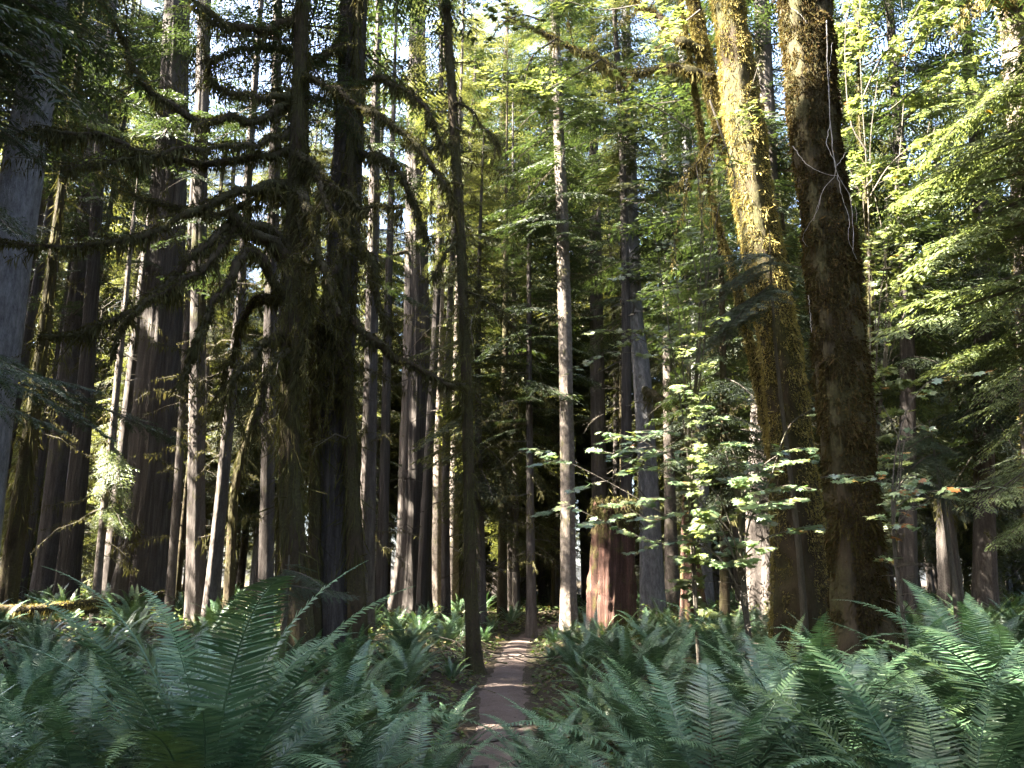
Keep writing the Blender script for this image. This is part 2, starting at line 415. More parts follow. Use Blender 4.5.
def crown(axis, h0, H, Lmax, n, lod, rg, cull=True, dens_top=1., shape=.75, dead=0, pit=(-.45, .05)):
    """axis(z) -> (point on bole); boughs from height h0 to H"""
    mb = MB()
    for i in range(n):
        t = (i + rg.uniform()) / n
        t = t ** 1.05
        z = h0 + (H - h0) * t
        L = Lmax * ((1 - t) ** shape * .9 + .1) * rg.uniform(.55, 1.1) * min(1., .55 + 2.5 * t)
        place_bough(mb, axis(z), rg.uniform(0, 2 * np.pi), rg.uniform(*pit) + .35 * t, L, lod, rg, cull, rg.uniform(-.25, .25), rg.uniform(.8, 1.2))
    return mb
def hang_moss(mb, pts, rad, per_m, ln, rg, mat=0, wd=(.008, .022), all_round=True):
    """strands hanging from a limb, short fuzz all round it"""
    L = np.linalg.norm(np.diff(pts, axis=0), axis=1).sum()
    n = int(per_m * L)
    if n < 1: return
    k = rg.integers(0, len(pts) - 1, n); t = rg.uniform(0, 1, n)[:, None]
    c = pts[k] * (1 - t) + pts[k + 1] * t; r = np.asarray(rad)[k]
    th = rg.uniform(0, 2 * np.pi, n)
    tg = unit(pts[k + 1] - pts[k]); a = unit(np.cross(tg, np.array([.1, .05, 1.]))); b = np.cross(tg, a)
    d = a * np.cos(th)[:, None] + b * np.sin(th)[:, None]
    p = c + d * (r * .9)[:, None]
    clump = vnoise(p * 4.0)
    l = ln * rg.uniform(.15, 1, n) ** 2 * (.15 + 1.6 * np.clip(clump - .35, 0, 1)) + .03
    up = d[:, 2] > .3
    l = np.where(up, np.minimum(l, .05), l)
    dv = d * .45 + np.array([0, 0, -1.]) + rg.normal(0, .18, (n, 3)); dv = np.where(up[:, None], d + rg.normal(0, .4, (n, 3)), dv)
    leaves(mb, p, dv, rg.normal(0, 1, (n, 3)), l, rg.uniform(*wd, n) * (1 + l), mat)
def fuzz(mb, c, r, n, rg, ln=(.03, .08), wd=(.008, .016), mat=0, zr=None, down=.7):
    """short moss tufts over a bole"""
    k = rg.integers(0, len(c) - 1, n)
    if zr is not None:
        ok = np.where((c[:, 2] >= zr[0]) & (c[:, 2] <= zr[1]))[0]; k = np.clip(rg.choice(ok, n), 0, len(c) - 2)
    t = rg.uniform(0, 1, n)[:, None]; th = rg.uniform(0, 2 * np.pi, n)
    d = np.stack([np.cos(th), np.sin(th), 0 * th], -1)
    cc = c[k] * (1 - t) + c[k + 1] * t; rr = r[k] * (1 - t[:, 0]) + r[k + 1] * t[:, 0]
    p = cc + d * rr[:, None]
    lump = vnoise(p * 7) * .6 + vnoise(p * 18) * .4
    p = p + d * np.minimum(.12, rr * .35)[:, None] * (lump - .62)[:, None]
    keep = lump > rg.uniform(.15, .38, n); p, d, lump = p[keep], d[keep], lump[keep]; n = len(p)
    dv = d * rg.uniform(.5, 1.1, n)[:, None] + np.array([0, 0, -1.]) * rg.uniform(0, 1.4, n)[:, None] * down + rg.normal(0, .35, (n, 3))
    leaves(mb, p, dv, rg.normal(0, 1, (n, 3)), rg.uniform(*ln, n) * (.5 + lump), rg.uniform(*wd, n), mat)

def px_path(pts, d, dz=None):
    """[(px,py[,depth offset])] -> world points"""
    return np.array([P(p[0], p[1], d + (p[2] if len(p) > 2 else 0)) for p in pts])

# ------------------------------------------------------------------ trees of the photograph
def bole_points(d, pts, H, fz=0.):
    w3 = np.array([P(a, b, d) for a, b, _ in pts]); r = np.array([PW(c_, b, d) / 2 * .9 - fz for a, b, c_ in pts])
    # order base -> top; foot on the ground
    dirb = w3[0] - w3[1]; gz = float(g(w3[0][0], d)) - .25
    if w3[0][2] > gz + .05:
        k = (gz - w3[0][2]) / dirb[2] if dirb[2] < -1e-3 else 0
        k = min(k, 3)
        base = w3[0] + np.array([dirb[0] * k * .5, 0, gz - w3[0][2]])
        w3 = np.vstack([base, w3]); r = np.concatenate([[r[0] * 1.12], r])
    else:
        w3[0][2] = gz
    if w3[-1][2] < H - .5:
        dv = w3[-1] - w3[-2]; dv = dv / dv[2]; dv[:2] *= .5
        z0 = w3[-1][2]; zs = np.linspace(z0, H, 6)[1:]
        ex = w3[-1] + dv * (zs - z0)[:, None]
        w3 = np.vstack([w3, ex]); r = np.concatenate([r, r[-1] * np.linspace(1, .12, 6)[1:]])
    return w3, r
def axis_of(c):
    def f(z): return np.array([np.interp(z, c[:, 2], c[:, 0]), np.interp(z, c[:, 2], c[:, 1]), z])
    return f
def dead_twigs(c, r, z0, z1, n, rg, L=(.4, 1.6), moss=True, thick=.012, droop=.5, mb=None, parent=None, base=None):
    """bare dead branches up the bole, each its own part"""
    ax = axis_of(c)
    for _ in range(n):
        m = mb or MB(); mat = 1 if mb else 0
        z = rg.uniform(z0, z1); p = ax(z); a = rg.uniform(0, 2 * np.pi); l = rg.uniform(*L)
        s = np.linspace(0, 1, 6); up = rg.uniform(-.5, .35)
        q = p + np.stack([math.cos(a) * s * l, math.sin(a) * s * l, up * s * l - droop * l * s ** 2 * rg.uniform(.2, 1)], -1) + np.vstack([[0, 0, 0], rg.normal(0, .03 * l, (5, 3))])
        tube(m, q, thick * (1.15 - s) * (.6 + l * .5), 3, mat)
        for _ in range(rg.integers(1, 4)):
            k = rg.integers(2, 5); b = a + rg.uniform(-1, 1); m_ = rg.uniform(.15, .4) * l
            q2 = q[k] + np.stack([math.cos(b) * s * m_, math.sin(b) * s * m_, -rg.uniform(0, .6) * m_ * s], -1)
            tube(m, q2, thick * .45 * (1.1 - s), 3, mat)
            if moss and not mb: hang_moss(m, q2, thick * .5 * np.ones(6), 40, .24, rg, 1)
        if moss and not mb: hang_moss(m, q, thick * np.ones(6), 80, .38, rg, 1)
        if not mb: m.build('dead_branch', [M['twig'], M['moss']], parent, base)
TREES = {}
def tree(key, name, label, cat, d, pts, mat, H=34, crown_h=None, nb=60, Lmax=3.2, lod=1, seed=1, seg=40, step=.12, flute=.04, fine=.035, flare=.25, lump=0.,
         twigs=0, twz=None, mossy=0, group=None, needles='hemlock', shape=.75, pit=(-.45, .05)):
    rg = np.random.default_rng(seed * 77 + 3)
    w3, r = bole_points(d, pts, H, .02 if mossy else 0.)
    r = np.maximum(r, .012)
    base = np.array([w3[0][0], d, float(g(w3[0][0], d))])
    t = thing(name, label, cat, base, group)
    m = MB(); c, rr = trunk(m, w3, r, seg, step, flute, fine, rg, lump, flare=flare)
    m.build('trunk', M[mat], t, base, smooth=True)
    if crown_h is not None:
        crown(axis_of(c), crown_h * (.85 if d > 18 else .95), c[-1, 2], Lmax * 1.15, int(nb * ((1.6 if w3[0][0] > 0 else .65) if d > 18 else .65)), lod, rg, shape=.6, pit=pit).build('crown', [M[needles], M['twig']], t, base)
    if twigs: dead_twigs(c, rr, *(twz or (base[2] + 2, min(crown_h or H * .6, P(0, -20, d)[2]))), twigs, rg, parent=t, base=base)
    if mossy:
        ms = MB(); fuzz(ms, c, rr, mossy, rg, zr=(base[2], P(0, -40, d)[2]))
        if key in ('G', 'H', 'H2', 'H3', 'M', 'T4', 'Fm'): fuzz(ms, c, rr, mossy // 3, rg, (.15, .6), (.012, .03), zr=(base[2] + 1.5, P(0, -40, d)[2]), down=5)
        ms.build('moss', M['mosslit'] if key in ('V', 'O') else M['moss'], t, base)
    TREES[key] = (t, base, c, rr, rg)
    return t

C1, C2 = 'conifer tree', 'tree'
tree('A', 'spruce_tree', 'tall grey spruce with scaly bark leaning in at the upper left edge', C1, 13, [(-40, 640, 56), (-2, 340, 46), (22, 170, 44), (41, 60, 40), (46, 20, 38)], 'spruce', 36, 9.5, 60, 3.4, 0, 1, twigs=16, twz=(5, 11), fine=.02)
tree('B', 'cedar_tree', 'broad grey cedar with a flared base behind the ferns on the left', C1, 22, [(144, 597, 62), (149, 520, 54), (158, 400, 50), (164, 300, 44), (172, 150, 34), (178, 0, 27)], 'cedar', 40, 12, 60, 4, 1, 2, flare=.12, seg=72, step=.15, fine=.05, twigs=14)
tree('C', 'fir_tree', 'straight slim trunk just right of the broad grey cedar', C1, 20, [(196, 602, 21), (197, 400, 18), (200, 200, 16), (205, 0, 14)], 'fir', 33, 10, 55, 3, 1, 3, twigs=12)
tree('D', 'fir_tree', 'dark furrowed trunk leaning right, second from the left edge', C1, 24, [(44, 600, 32), (58, 480, 27), (72, 340, 22), (90, 180, 18), (105, 0, 14)], 'fir', 36, 12, 55, 3.4, 1, 4, twigs=14)
tree('E', 'fir_tree', 'smooth leaning trunk close beside the dark furrowed leaning trunk', C1, 23, [(66, 600, 27), (82, 430, 20), (90, 320, 16), (100, 150, 12)], 'cedar', 30, 11, 45, 3, 1, 5, twigs=10)
tree('Fm', 'mossy_tree', 'slender crooked trunk with shaggy moss nearest the left edge', C2, 17, [(6, 600, 24), (24, 480, 21), (38, 380, 16), (60, 200, 11)], 'mossbark', 22, 9, 30, 2.5, 1, 6, mossy=2500, twigs=14, twz=(2.5, 9))
tree('T1', 'sapling', 'thin pale sapling leaning right in front of the sunlit gap', C2, 18, [(96, 597, 10), (107, 480, 8), (122, 340, 6), (132, 230, 4)], 'alder', 11, None, twigs=12, twz=(2, 9), seg=14, flare=.05, seed=7)
tree('T2', 'sapling', 'thin dark stem between the broad cedar and the straight slim trunk', C2, 21, [(170, 602, 11), (180, 450, 9), (188, 300, 7), (192, 200, 6)], 'fir', 20, 9, 22, 2, 1, 8, seg=16, twigs=10)
tree('T3', 'fir_tree', 'slim dark trunk leaning right of the straight slim trunk', C1, 19, [(212, 602, 18), (226, 450, 13), (240, 300, 11), (250, 150, 9)], 'fir', 25, 10, 35, 2.4, 1, 9, twigs=14)
tree('T4', 'mossy_tree', 'bent mossy trunk with a sideways kink left of the branchy dark tree', C2, 20, [(229, 590, 14), (235, 490, 12), (248, 435, 11), (266, 385, 10), (285, 340, 9), (300, 290, 8)], 'mossbark', 12, None, seg=18, mossy=1200, twigs=8, seed=10)
tree('T5', 'fir_tree', 'dark straight trunk just left of the branchy dark tree', C1, 17, [(266, 585, 17), (270, 350, 15), (275, 150, 12), (278, 0, 10)], 'fir', 28, 10, 45, 2.6, 1, 11, twigs=14)
tree('G', 'hemlock_tree', 'dark hemlock with long arching mossy limbs sweeping to the left', C1, 13, [(297, 620, 36), (290, 480, 27), (292, 300, 23), (297, 150, 21), (302, 0, 18)], 'mossbark', 27, 10.3, 60, 3.0, 0, 12, mossy=5000, seg=44, step=.08, twigs=26, twz=(4.5, 11))
tree('H', 'cedar_tree', 'massive dark cedar draped in moss at centre left', C1, 15, [(334, 620, 60), (333, 480, 46), (338, 350, 40), (346, 200, 36), (352, 60, 32), (354, 0, 31)], 'cedar', 38, 11.5, 70, 3.6, 1, 13, seg=72, step=.1, fine=.05, mossy=4500, twigs=22, twz=(4, 12))
tree('H2', 'mossy_tree', 'narrow dark trunk fused against the right side of the massive cedar', C2, 14.6, [(357, 612, 25), (351, 450, 19), (344, 320, 15), (350, 180, 12)], 'mossbark', 18, None, seg=28, mossy=3500, twigs=12, twz=(3, 9), seed=14)
tree('H3', 'mossy_tree', 'narrow trunk wedged between the branchy dark tree and the massive cedar', C2, 14.6, [(313, 612, 20), (315, 480, 15), (312, 380, 11), (306, 250, 9)], 'mossbark', 14, None, seg=24, mossy=2200, twigs=8, twz=(3, 8), seed=15)
tree('I', 'fir_tree', 'slim grey trunk right of the massive dark cedar', C1, 20, [(365, 617, 21), (369, 450, 17), (372, 300, 14), (376, 100, 10)], 'fir', 27, 10, 40, 2.6, 1, 16, twigs=14)
tree('J', 'fir_tree', 'thin dark trunk beside the slim grey trunk', C1, 24, [(380, 612, 15), (385, 450, 11), (388, 300, 9)], 'cedar', 24, 11, 30, 2.5, 1, 17, twigs=10)
tree('K', 'cedar_tree', 'big reddish cedar trunk left of the path in the middle distance', C1, 32, [(411, 626, 48), (414, 560, 40), (416, 450, 35), (417, 300, 27), (416, 150, 22), (418, 0, 17)], 'cedar', 44, 17, 60, 4.5, 1, 18, seg=72, step=.16, fine=.05, twigs=16, twz=(5, 20))
tree('L1', 'fir_tree', 'sunlit thin trunk right beside the big reddish cedar', C1, 36, [(436, 622, 13), (438, 450, 11), (440, 300, 9)], 'alder', 34, 18, 40, 3, 2, 19, twigs=8, seg=20)
tree('L2', 'fir_tree', 'bright sunlit trunk between the big reddish cedar and the leaning path tree', C1, 36, [(451, 621, 16), (455, 450, 11), (458, 300, 8)], 'alder', 36, 18, 40, 3, 2, 20, twigs=8, seg=20)
tree('M', 'hemlock_tree', 'slender dark tree leaning left at the edge of the path', C1, 15, [(478, 680, 30), (474, 655, 20), (470, 550, 17), (467, 400, 15), (461, 250, 14), (453, 110, 13), (446, 0, 11)], 'mossbark', 24, 13.2, 32, 2.2, 1, 21, seg=32, step=.08, flare=.2, mossy=2500, twigs=26, twz=(6, 14))
tree('N1', 'fir_tree', 'thin mossy trunk straight beyond the end of the path', C1, 30, [(502, 628, 12), (503, 480, 9), (505, 350, 7)], 'mossbark', 24, 10, 40, 2.6, 1, 22, seg=18, twigs=12)
tree('N2', 'hemlock_tree', 'young dark hemlock with tiers of bare drooping twigs beside the path end', C1, 24, [(531, 642, 13), (530, 500, 9), (529, 380, 7), (529, 250, 5)], 'fir', 15, 7.0, 46, 2.3, 1, 23, seg=18, twigs=46, twz=(1.8, 8))
tree('N3', 'fir_tree', 'thin dark trunk left of the young dark hemlock', C1, 34, [(516, 618, 9), (515, 400, 7), (514, 300, 6)], 'fir', 26, 10, 36, 2.6, 2, 24, seg=14, twigs=8)
tree('O', 'spruce_tree', 'pale brown straight trunk right of the path, bare to its dark crown', C1, 23, [(569, 645, 28), (568, 600, 20), (567, 450, 18), (563, 250, 16), (558, 110, 13), (556, 40, 11)], 'alder', 28, 12.8, 60, 2.8, 1, 25, seg=36, mossy=600, twigs=10, twz=(9, 14))
tree('P2', 'fir_tree', 'grey trunk standing behind the red stump', C1, 34, [(602, 610, 20), (598, 400, 17), (596, 250, 14)], 'fir', 36, 13, 50, 3.6, 1, 26, twigs=10)
tree('Q', 'fir_tree', 'stout bluish grey trunk with a mossy foot behind the leafy shrub', C1, 26, [(653, 620, 31), (649, 500, 24), (642, 380, 21), (634, 300, 18), (630, 150, 14)], 'spruce', 36, 11.5, 56, 3.6, 1, 27, twigs=14)
tree('Rt', 'alder_tree', 'narrow trunk with bright sun patches right of the stout bluish trunk', C2, 30, [(673, 610, 17), (669, 450, 12), (667, 300, 10), (665, 150, 8)], 'alder', 28, 16, 36, 3, 1, 28, seg=24, twigs=8)
tree('S', 'fir_tree', 'straight grey trunk just left of the forked mossy maple', C1, 28, [(704, 610, 22), (700, 450, 16), (695, 300, 14), (690, 200, 12)], 'spruce', 33, 10, 60, 3.6, 1, 29, twigs=14)
tree('W1', 'fir_tree', 'dim brown trunk right of the thick mossy maple', C1, 20, [(908, 600, 22), (908, 400, 17), (905, 230, 14)], 'cedar', 30, 7.5, 70, 3.4, 1, 30, twigs=12)
tree('W3', 'fir_tree', 'dark trunk deep in shade toward the right edge', C1, 22, [(985, 600, 26), (983, 400, 20), (980, 200, 16)], 'fir', 32, 6, 80, 3.8, 1, 32, twigs=14)
tree('W4', 'fir_tree', 'dark trunk half hidden between the two mossy maples', C1, 21, [(760, 610, 40), (765, 400, 30), (768, 200, 24)], 'fir', 34, 8, 80, 3.8, 1, 33, twigs=14)
tree('W5', 'hemlock_tree', 'dark bushy hemlock filling the shade behind the leafy shrub', C1, 19, [(725, 610, 12), (724, 450, 9), (722, 300, 7)], 'mossbark', 14, 3.5, 60, 2.4, 1, 34, seg=16, twigs=24, twz=(2, 9))
tree('V', 'maple_tree', 'sunlit tan trunk cut by the right edge of the picture', C2, 10, [(1052, 640, 44), (1036, 420, 34), (1024, 200, 29), (1017, 80, 29), (1012, 0, 30), (1008, -60, 30)], 'alder', 16, None, seg=40, step=.06, mossy=6000, seed=35)

# broken foot of a tree in the right background
def broken(key, name, label, cat, d, pts, mat, seed, seg=48, jag=.5, cap=None, flare=.2):
    rg = np.random.default_rng(seed)
    w3 = np.array([P(a, b, d) for a, b, _ in pts]); r = np.array([PW(c_, b, d) / 2 for a, b, c_ in pts])
    w3[0][2] = float(g(w3[0][0], d)) - .2
    base = np.array([w3[0][0], d, float(g(w3[0][0], d))]); t = thing(name, label, cat, base)
    m = MB(); c, rr = trunk(m, w3, r, seg, .06, .13, .09, rg, .08, flare=flare)
    v = m.v[0].reshape(-1, seg, 3); th = np.arange(seg) / seg * 2 * np.pi
    cut = .5 + .5 * vnoise(np.stack([np.cos(th) * 2 + seed, np.sin(th) * 2, 0 * th], -1)) + .35 * rg.uniform(-1, 1, seg)
    zt = v[-1, :, 2] - jag * (1 - cut)
    v[:, :, 2] = np.minimum(v[:, :, 2], zt[None])
    # hollow, splintered top
    m.v[1] = v[-1] * .55 + v[-1].mean(0) * .45 - np.array([0, 0, .18])
    m.f.append((np.stack([np.arange(seg), (np.arange(seg) + 1) % seg, (np.arange(seg) + 1) % seg + seg, np.arange(seg) + seg], -1) + (len(v) - 1) * seg, 0))
    m.build('trunk', M[mat], t, base, smooth=True)
    if cap:
        ms = MB(); n = cap
        k = rg.integers(0, seg, n); p = v[-1][k] * 1.0 + rg.normal(0, .07, (n, 3)); p[:, 2] -= rg.uniform(0, 1, n) ** 2 * .5
        cen = v[-1].mean(0); dv = unit(p - cen) * .5 + np.array([0, 0, -.9]) + rg.normal(0, .35, (n, 3))
        leaves(ms, p, dv, rg.normal(0, 1, (n, 3)), rg.uniform(.05, .22, n), rg.uniform(.012, .03, n)); ms.build('moss', M['moss'], t, base)
    return t
broken('P', 'tree_stump', 'broad reddish rotting stump with hanging moss on its broken top', 'stump', 20, [(611, 618, 46), (612, 570, 41), (613, 530, 38), (614, 500, 36)], 'red', 41, 64, .6, 3200, flare=.08)
broken('snag', 'broken_snag', 'reddish splintered snag catching sun behind the right ferns', 'snag', 22, [(694, 636, 27), (691, 570, 20), (689, 520, 15), (688, 480, 9)], 'red', 43, 36, .9, 300)
broken('W2', 'broken_snag', 'short brown broken trunk right of the thick mossy maple', 'snag', 16, [(952, 620, 26), (949, 560, 20), (946, 520, 17), (944, 490, 12)], 'cedar', 45, 36, .6, 700)
broken('B2', 'broken_snag', 'leaning splintered slab against the foot of the broad grey cedar', 'snag', 21, [(118, 604, 18), (123, 570, 13), (131, 540, 9), (136, 525, 4)], 'cedar', 47, 24, .25, 250)
# small mossy mound at the stump's foot
# ------------------------------------------------------------------ mossy limbs
def limb(key, pts, r0, r1, rg, dens=640, hl=.46, mat='mossbark', mossmat='moss', d=None, twn=11, name='limb', lump=.35, wob=.012):
    t, base, c, rr, _ = TREES[key]
    q = px_path(pts, base[1] if d is None else d)
    L = np.linalg.norm(np.diff(q, axis=0), axis=1).sum()
    n = max(8, int(L / .06)); q = spline(q, n); q = q + wob * (vnoise(q[:, [0, 0, 0]] * 3 + np.array([0, 9, 17]))[:, None] - .5) * 2
    q = q + .11 * (np.stack([vnoise(np.stack([np.arange(n) * .17 + 31 * a, np.full(n, r0 * 999 + q[0, 2]), np.zeros(n) + a], -1)) for a in range(3)], -1) - .5) * np.minimum(1, np.arange(n) / 6)[:, None]
    q[1:-1] += rg.normal(0, .008, (n - 2, 3))
    s = np.linspace(0, 1, n); rad = 1.2 * (r0 * (1 - s) ** .8 + r1)
    m = MB(); tube(m, q, rad, 9, 0, lump, 7.)
    ms = MB(); hang_moss(ms, q, rad, dens, hl, rg)
    for _ in range(twn):
        k = rg.integers(n // 4, n - 2); l = rg.uniform(.3, 1.3); a = unit(unit(q[min(k + 3, n - 1)] - q[k]) + rg.normal(0, .5, 3)); u = np.linspace(0, 1, 7)[:, None]
        q2 = q[k] + a * u * l + np.array([0, 0, -1.]) * u ** 2 * l * rg.uniform(-.2, .7) + np.vstack([[[0, 0, 0]], rg.normal(0, .015, (6, 3))])
        tube(m, q2, .012 * (1.1 - u[:, 0]), 4, 0)
        hang_moss(ms, q2, .012 * np.ones(7), 130, .3, rg)
    o = m.build(name, M[mat], t, base, smooth=True)
    ms.build('hanging_moss', M[mossmat], o, base)
    return q
lr = np.random.default_rng(99)
GL = [([(292, 98), (262, 100, -.5), (235, 95, -1), (214, 84, -1.2), (207, 68, -1.3), (214, 54, -1.4)], .05, .018),
      ([(290, 100), (258, 118, -.5), (222, 118, -1), (195, 121, -1.3), (165, 102, -1.6), (140, 76, -2), (120, 44, -2.2), (98, -6, -2.6)], .055, .012),
      ([(289, 150), (235, 161, -.8), (190, 161, -1.3), (150, 155, -1.8), (100, 135, -2.2), (40, 130, -2.6), (-10, 140, -3)], .055, .010),
      ([(289, 183), (250, 190, -.5), (220, 200, -.9), (165, 226, -1.4), (120, 242, -1.8), (80, 247, -2), (30, 244, -2.4), (-10, 240, -2.8)], .06, .012),
      ([(288, 262, 0), (262, 236, -.5), (240, 222, -.9), (230, 205, -1.1)], .075, .045),
      ([(284, 258, 0), (255, 228, -.4), (235, 222, -.8), (200, 252, -1.2), (150, 296, -1.6), (100, 326, -2), (60, 333, -2.3), (38, 337, -2.5)], .06, .014),
      ([(287, 245), (252, 224, -.6), (225, 240, -1), (190, 278, -1.5), (150, 301, -1.9), (124, 330, -2.2), (112, 362, -2.3)], .055, .016),
      ([(286, 300), (250, 252, -.7), (222, 290, -1.1), (197, 340, -1.4), (178, 384, -1.6)], .06, .016),
      ([(287, 300), (255, 300, .5), (238, 330, .8), (228, 365, .9), (222, 390, 1)], .05, .02),
      ([(286, 330), (262, 345, -.5), (240, 372, -.9), (228, 400, -1)], .045, .016),
      ([(300, 74), (335, 92, -.4), (370, 111, -.8), (402, 131, -1), (432, 166, -1.2), (458, 208, -1.3)], .05, .012),
      ([(296, 152), (318, 170, -.6), (328, 208, -.9), (345, 238, -1.1), (353, 250, -1.2)], .05, .02),
      ([(295, 190), (308, 205, -.7), (316, 240, -1), (328, 282, -1.2), (340, 318, -1.3)], .05, .03),
      ([(296, 215), (306, 250, -.8), (310, 300, -.9), (300, 350, -.9), (298, 390, -.9)], .04, .02),
      ([(299, 170), (330, 184, -.8), (362, 205, -1.2), (405, 208, -1.5)], .04, .012),
      ([(294, 20), (250, 30, -.6), (205, 10, -1.2), (170, -20, -1.5)], .05, .016),
      ([(291, 130), (250, 146, -.9), (190, 148, -1.6), (130, 160, -2.1), (70, 170, -2.5)], .04, .01),
      ([(291, 205), (262, 196, .6), (215, 214, 1.1), (150, 200, 1.6), (90, 160, 2)], .04, .01),
      ([(291, 350), (276, 360, -.6), (262, 392, -.8), (252, 430, -.9)], .04, .016)]
for p_, a, b in GL: limb('G', p_, a, b, lr)
for p_, a, b in [([(352, 150), (385, 160, -.7), (410, 190, -1), (430, 240, -1.2)], .045, .012),
                 ([(348, 230), (372, 262, -.9), (380, 300, -1.1), (392, 330, -1.2)], .045, .02),
                 ([(345, 250), (330, 290, -1.0), (336, 340, -1.1), (350, 380, -1.1)], .05, .03),
                 ([(345, 300), (352, 322, -1.1), (380, 345, -1.3), (432, 374, -1.2), (450, 386, -1), (466, 381, -.3)], .06, .022),
                 ([(344, 280), (322, 310, -1), (320, 360, -1), (326, 400, -1)], .045, .025),
                 ([(350, 90), (380, 80, -.7), (420, 100, -1.2), (445, 150, -1.5)], .045, .012),
                 ([(350, 40), (310, 60, -1), (270, 48, -1.6), (200, 60, -2.2)], .045, .012)]:
    limb('H', p_, a, b, lr)
for p_, a, b in [([(417, 200), (450, 215, -1), (480, 250, -1.6)], .06, .015), ([(416, 250), (385, 262, -1), (360, 300, -1.5)], .06, .015), ([(417, 330), (438, 345, -1), (446, 372, -1.2)], .06, .02)]:
    limb('K', p_, a, b, lr, dens=260, hl=.6)
limb('Q', [(642, 390), (666, 402, -2), (690, 425, -3), (712, 452, -3.6)], .09, .03, lr, hl=.7, dens=300)
for p_, a, b in [([(452, 100), (478, 118, -.4), (500, 150, -.6)], .02, .006), ([(460, 230), (440, 262, -.5), (420, 280, -.8)], .02, .006), ([(455, 140), (425, 150, -.4), (395, 138, -.7)], .02, .006), ([(463, 290), (490, 300, -.4), (515, 330, -.7)], .018, .006)]:
    limb('M', p_, a, b, lr, twn=4, dens=240)

# ------------------------------------------------------------------ the two big-leaf maples
def big_maple(key, label, d, stems, mat, mossmat, nf, seed, seg, lump, mn=None):
    rg = np.random.default_rng(seed)
    first = None
    for i, (pts, H) in enumerate(stems):
        if i == 0:
            w3, r = bole_points(d, pts, H, .045)
            base = np.array([w3[0][0], d, float(g(w3[0][0], d))]); t = thing('maple_tree', label, 'maple tree', base)
        else:
            w3 = np.array([P(a, b, d + (.42 if i == 1 else .7)) for a, b, _ in pts]); r = np.array([max(.03, PW(c_, b, d) / 2 * .9 - .05) for a, b, c_ in pts])
            dv = unit(w3[-1] - w3[-2]); ex = w3[-1] + dv * np.array([1.5, 3.5])[:, None]; w3 = np.vstack([w3, ex]); r = np.concatenate([r, r[-1] * np.array([.7, .35])])
        m = MB(); c, rr = trunk(m, w3, r, seg if i == 0 else 28, .05, .05, .02, rg, lump, flare=.22 if i == 0 else 0)
        m.build('trunk' if i == 0 else 'stem', M[mat], t, base, smooth=True)
        ms = MB(); zt = P(0, -60, d)[2]
        fuzz(ms, c, rr, nf if i == 0 else nf // 3, rg, (.014, .038), (.008, .017), zr=(base[2], zt), down=1.1); 
        fuzz(ms, c, rr, nf // 11 if i == 0 else nf // 18, rg, (.05, .13), (.008, .018), zr=(base[2], zt), down=3.5)
        ms.build('moss', M[mossmat], t, base)
        if i == 0: TREES[key] = (t, base, c, rr, rg)
big_maple('U', 'thick leaning maple trunk coated in brown moss at right foreground', 8, [([(866, 660, 92), (862, 610, 78), (857, 560, 70), (849, 470, 65), (842, 380, 66), (831, 260, 64), (821, 180, 61), (812, 100, 61), (805, 0, 65), (800, -60, 66)], 17)], 'mossbark', 'mossbrown', 110000, 51, 72, .09)
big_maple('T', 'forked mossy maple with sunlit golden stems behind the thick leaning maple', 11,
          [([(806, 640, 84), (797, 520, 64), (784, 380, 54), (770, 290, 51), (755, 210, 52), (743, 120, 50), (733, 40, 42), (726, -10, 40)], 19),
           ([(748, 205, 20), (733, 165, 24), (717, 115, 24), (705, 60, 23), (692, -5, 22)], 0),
           ([(796, 520, 34), (776, 455, 27), (756, 370, 20), (735, 280, 15), (712, 200, 12), (698, 110, 9)], 0)], 'mossbark', 'mosslit', 80000, 52, 60, .08)
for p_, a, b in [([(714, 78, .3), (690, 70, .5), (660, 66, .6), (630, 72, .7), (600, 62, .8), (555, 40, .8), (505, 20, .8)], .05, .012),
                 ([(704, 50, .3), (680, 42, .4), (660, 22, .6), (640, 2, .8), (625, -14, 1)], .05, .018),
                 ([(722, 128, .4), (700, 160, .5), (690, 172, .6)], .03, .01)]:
    limb('T', p_, a, b, lr, dens=700, hl=.28, mossmat='mosslit')
limb('V', [(1012, -5, 0), (995, -4, -.3), (975, -20, -.6)], .06, .03, lr, mossmat='mosslit')
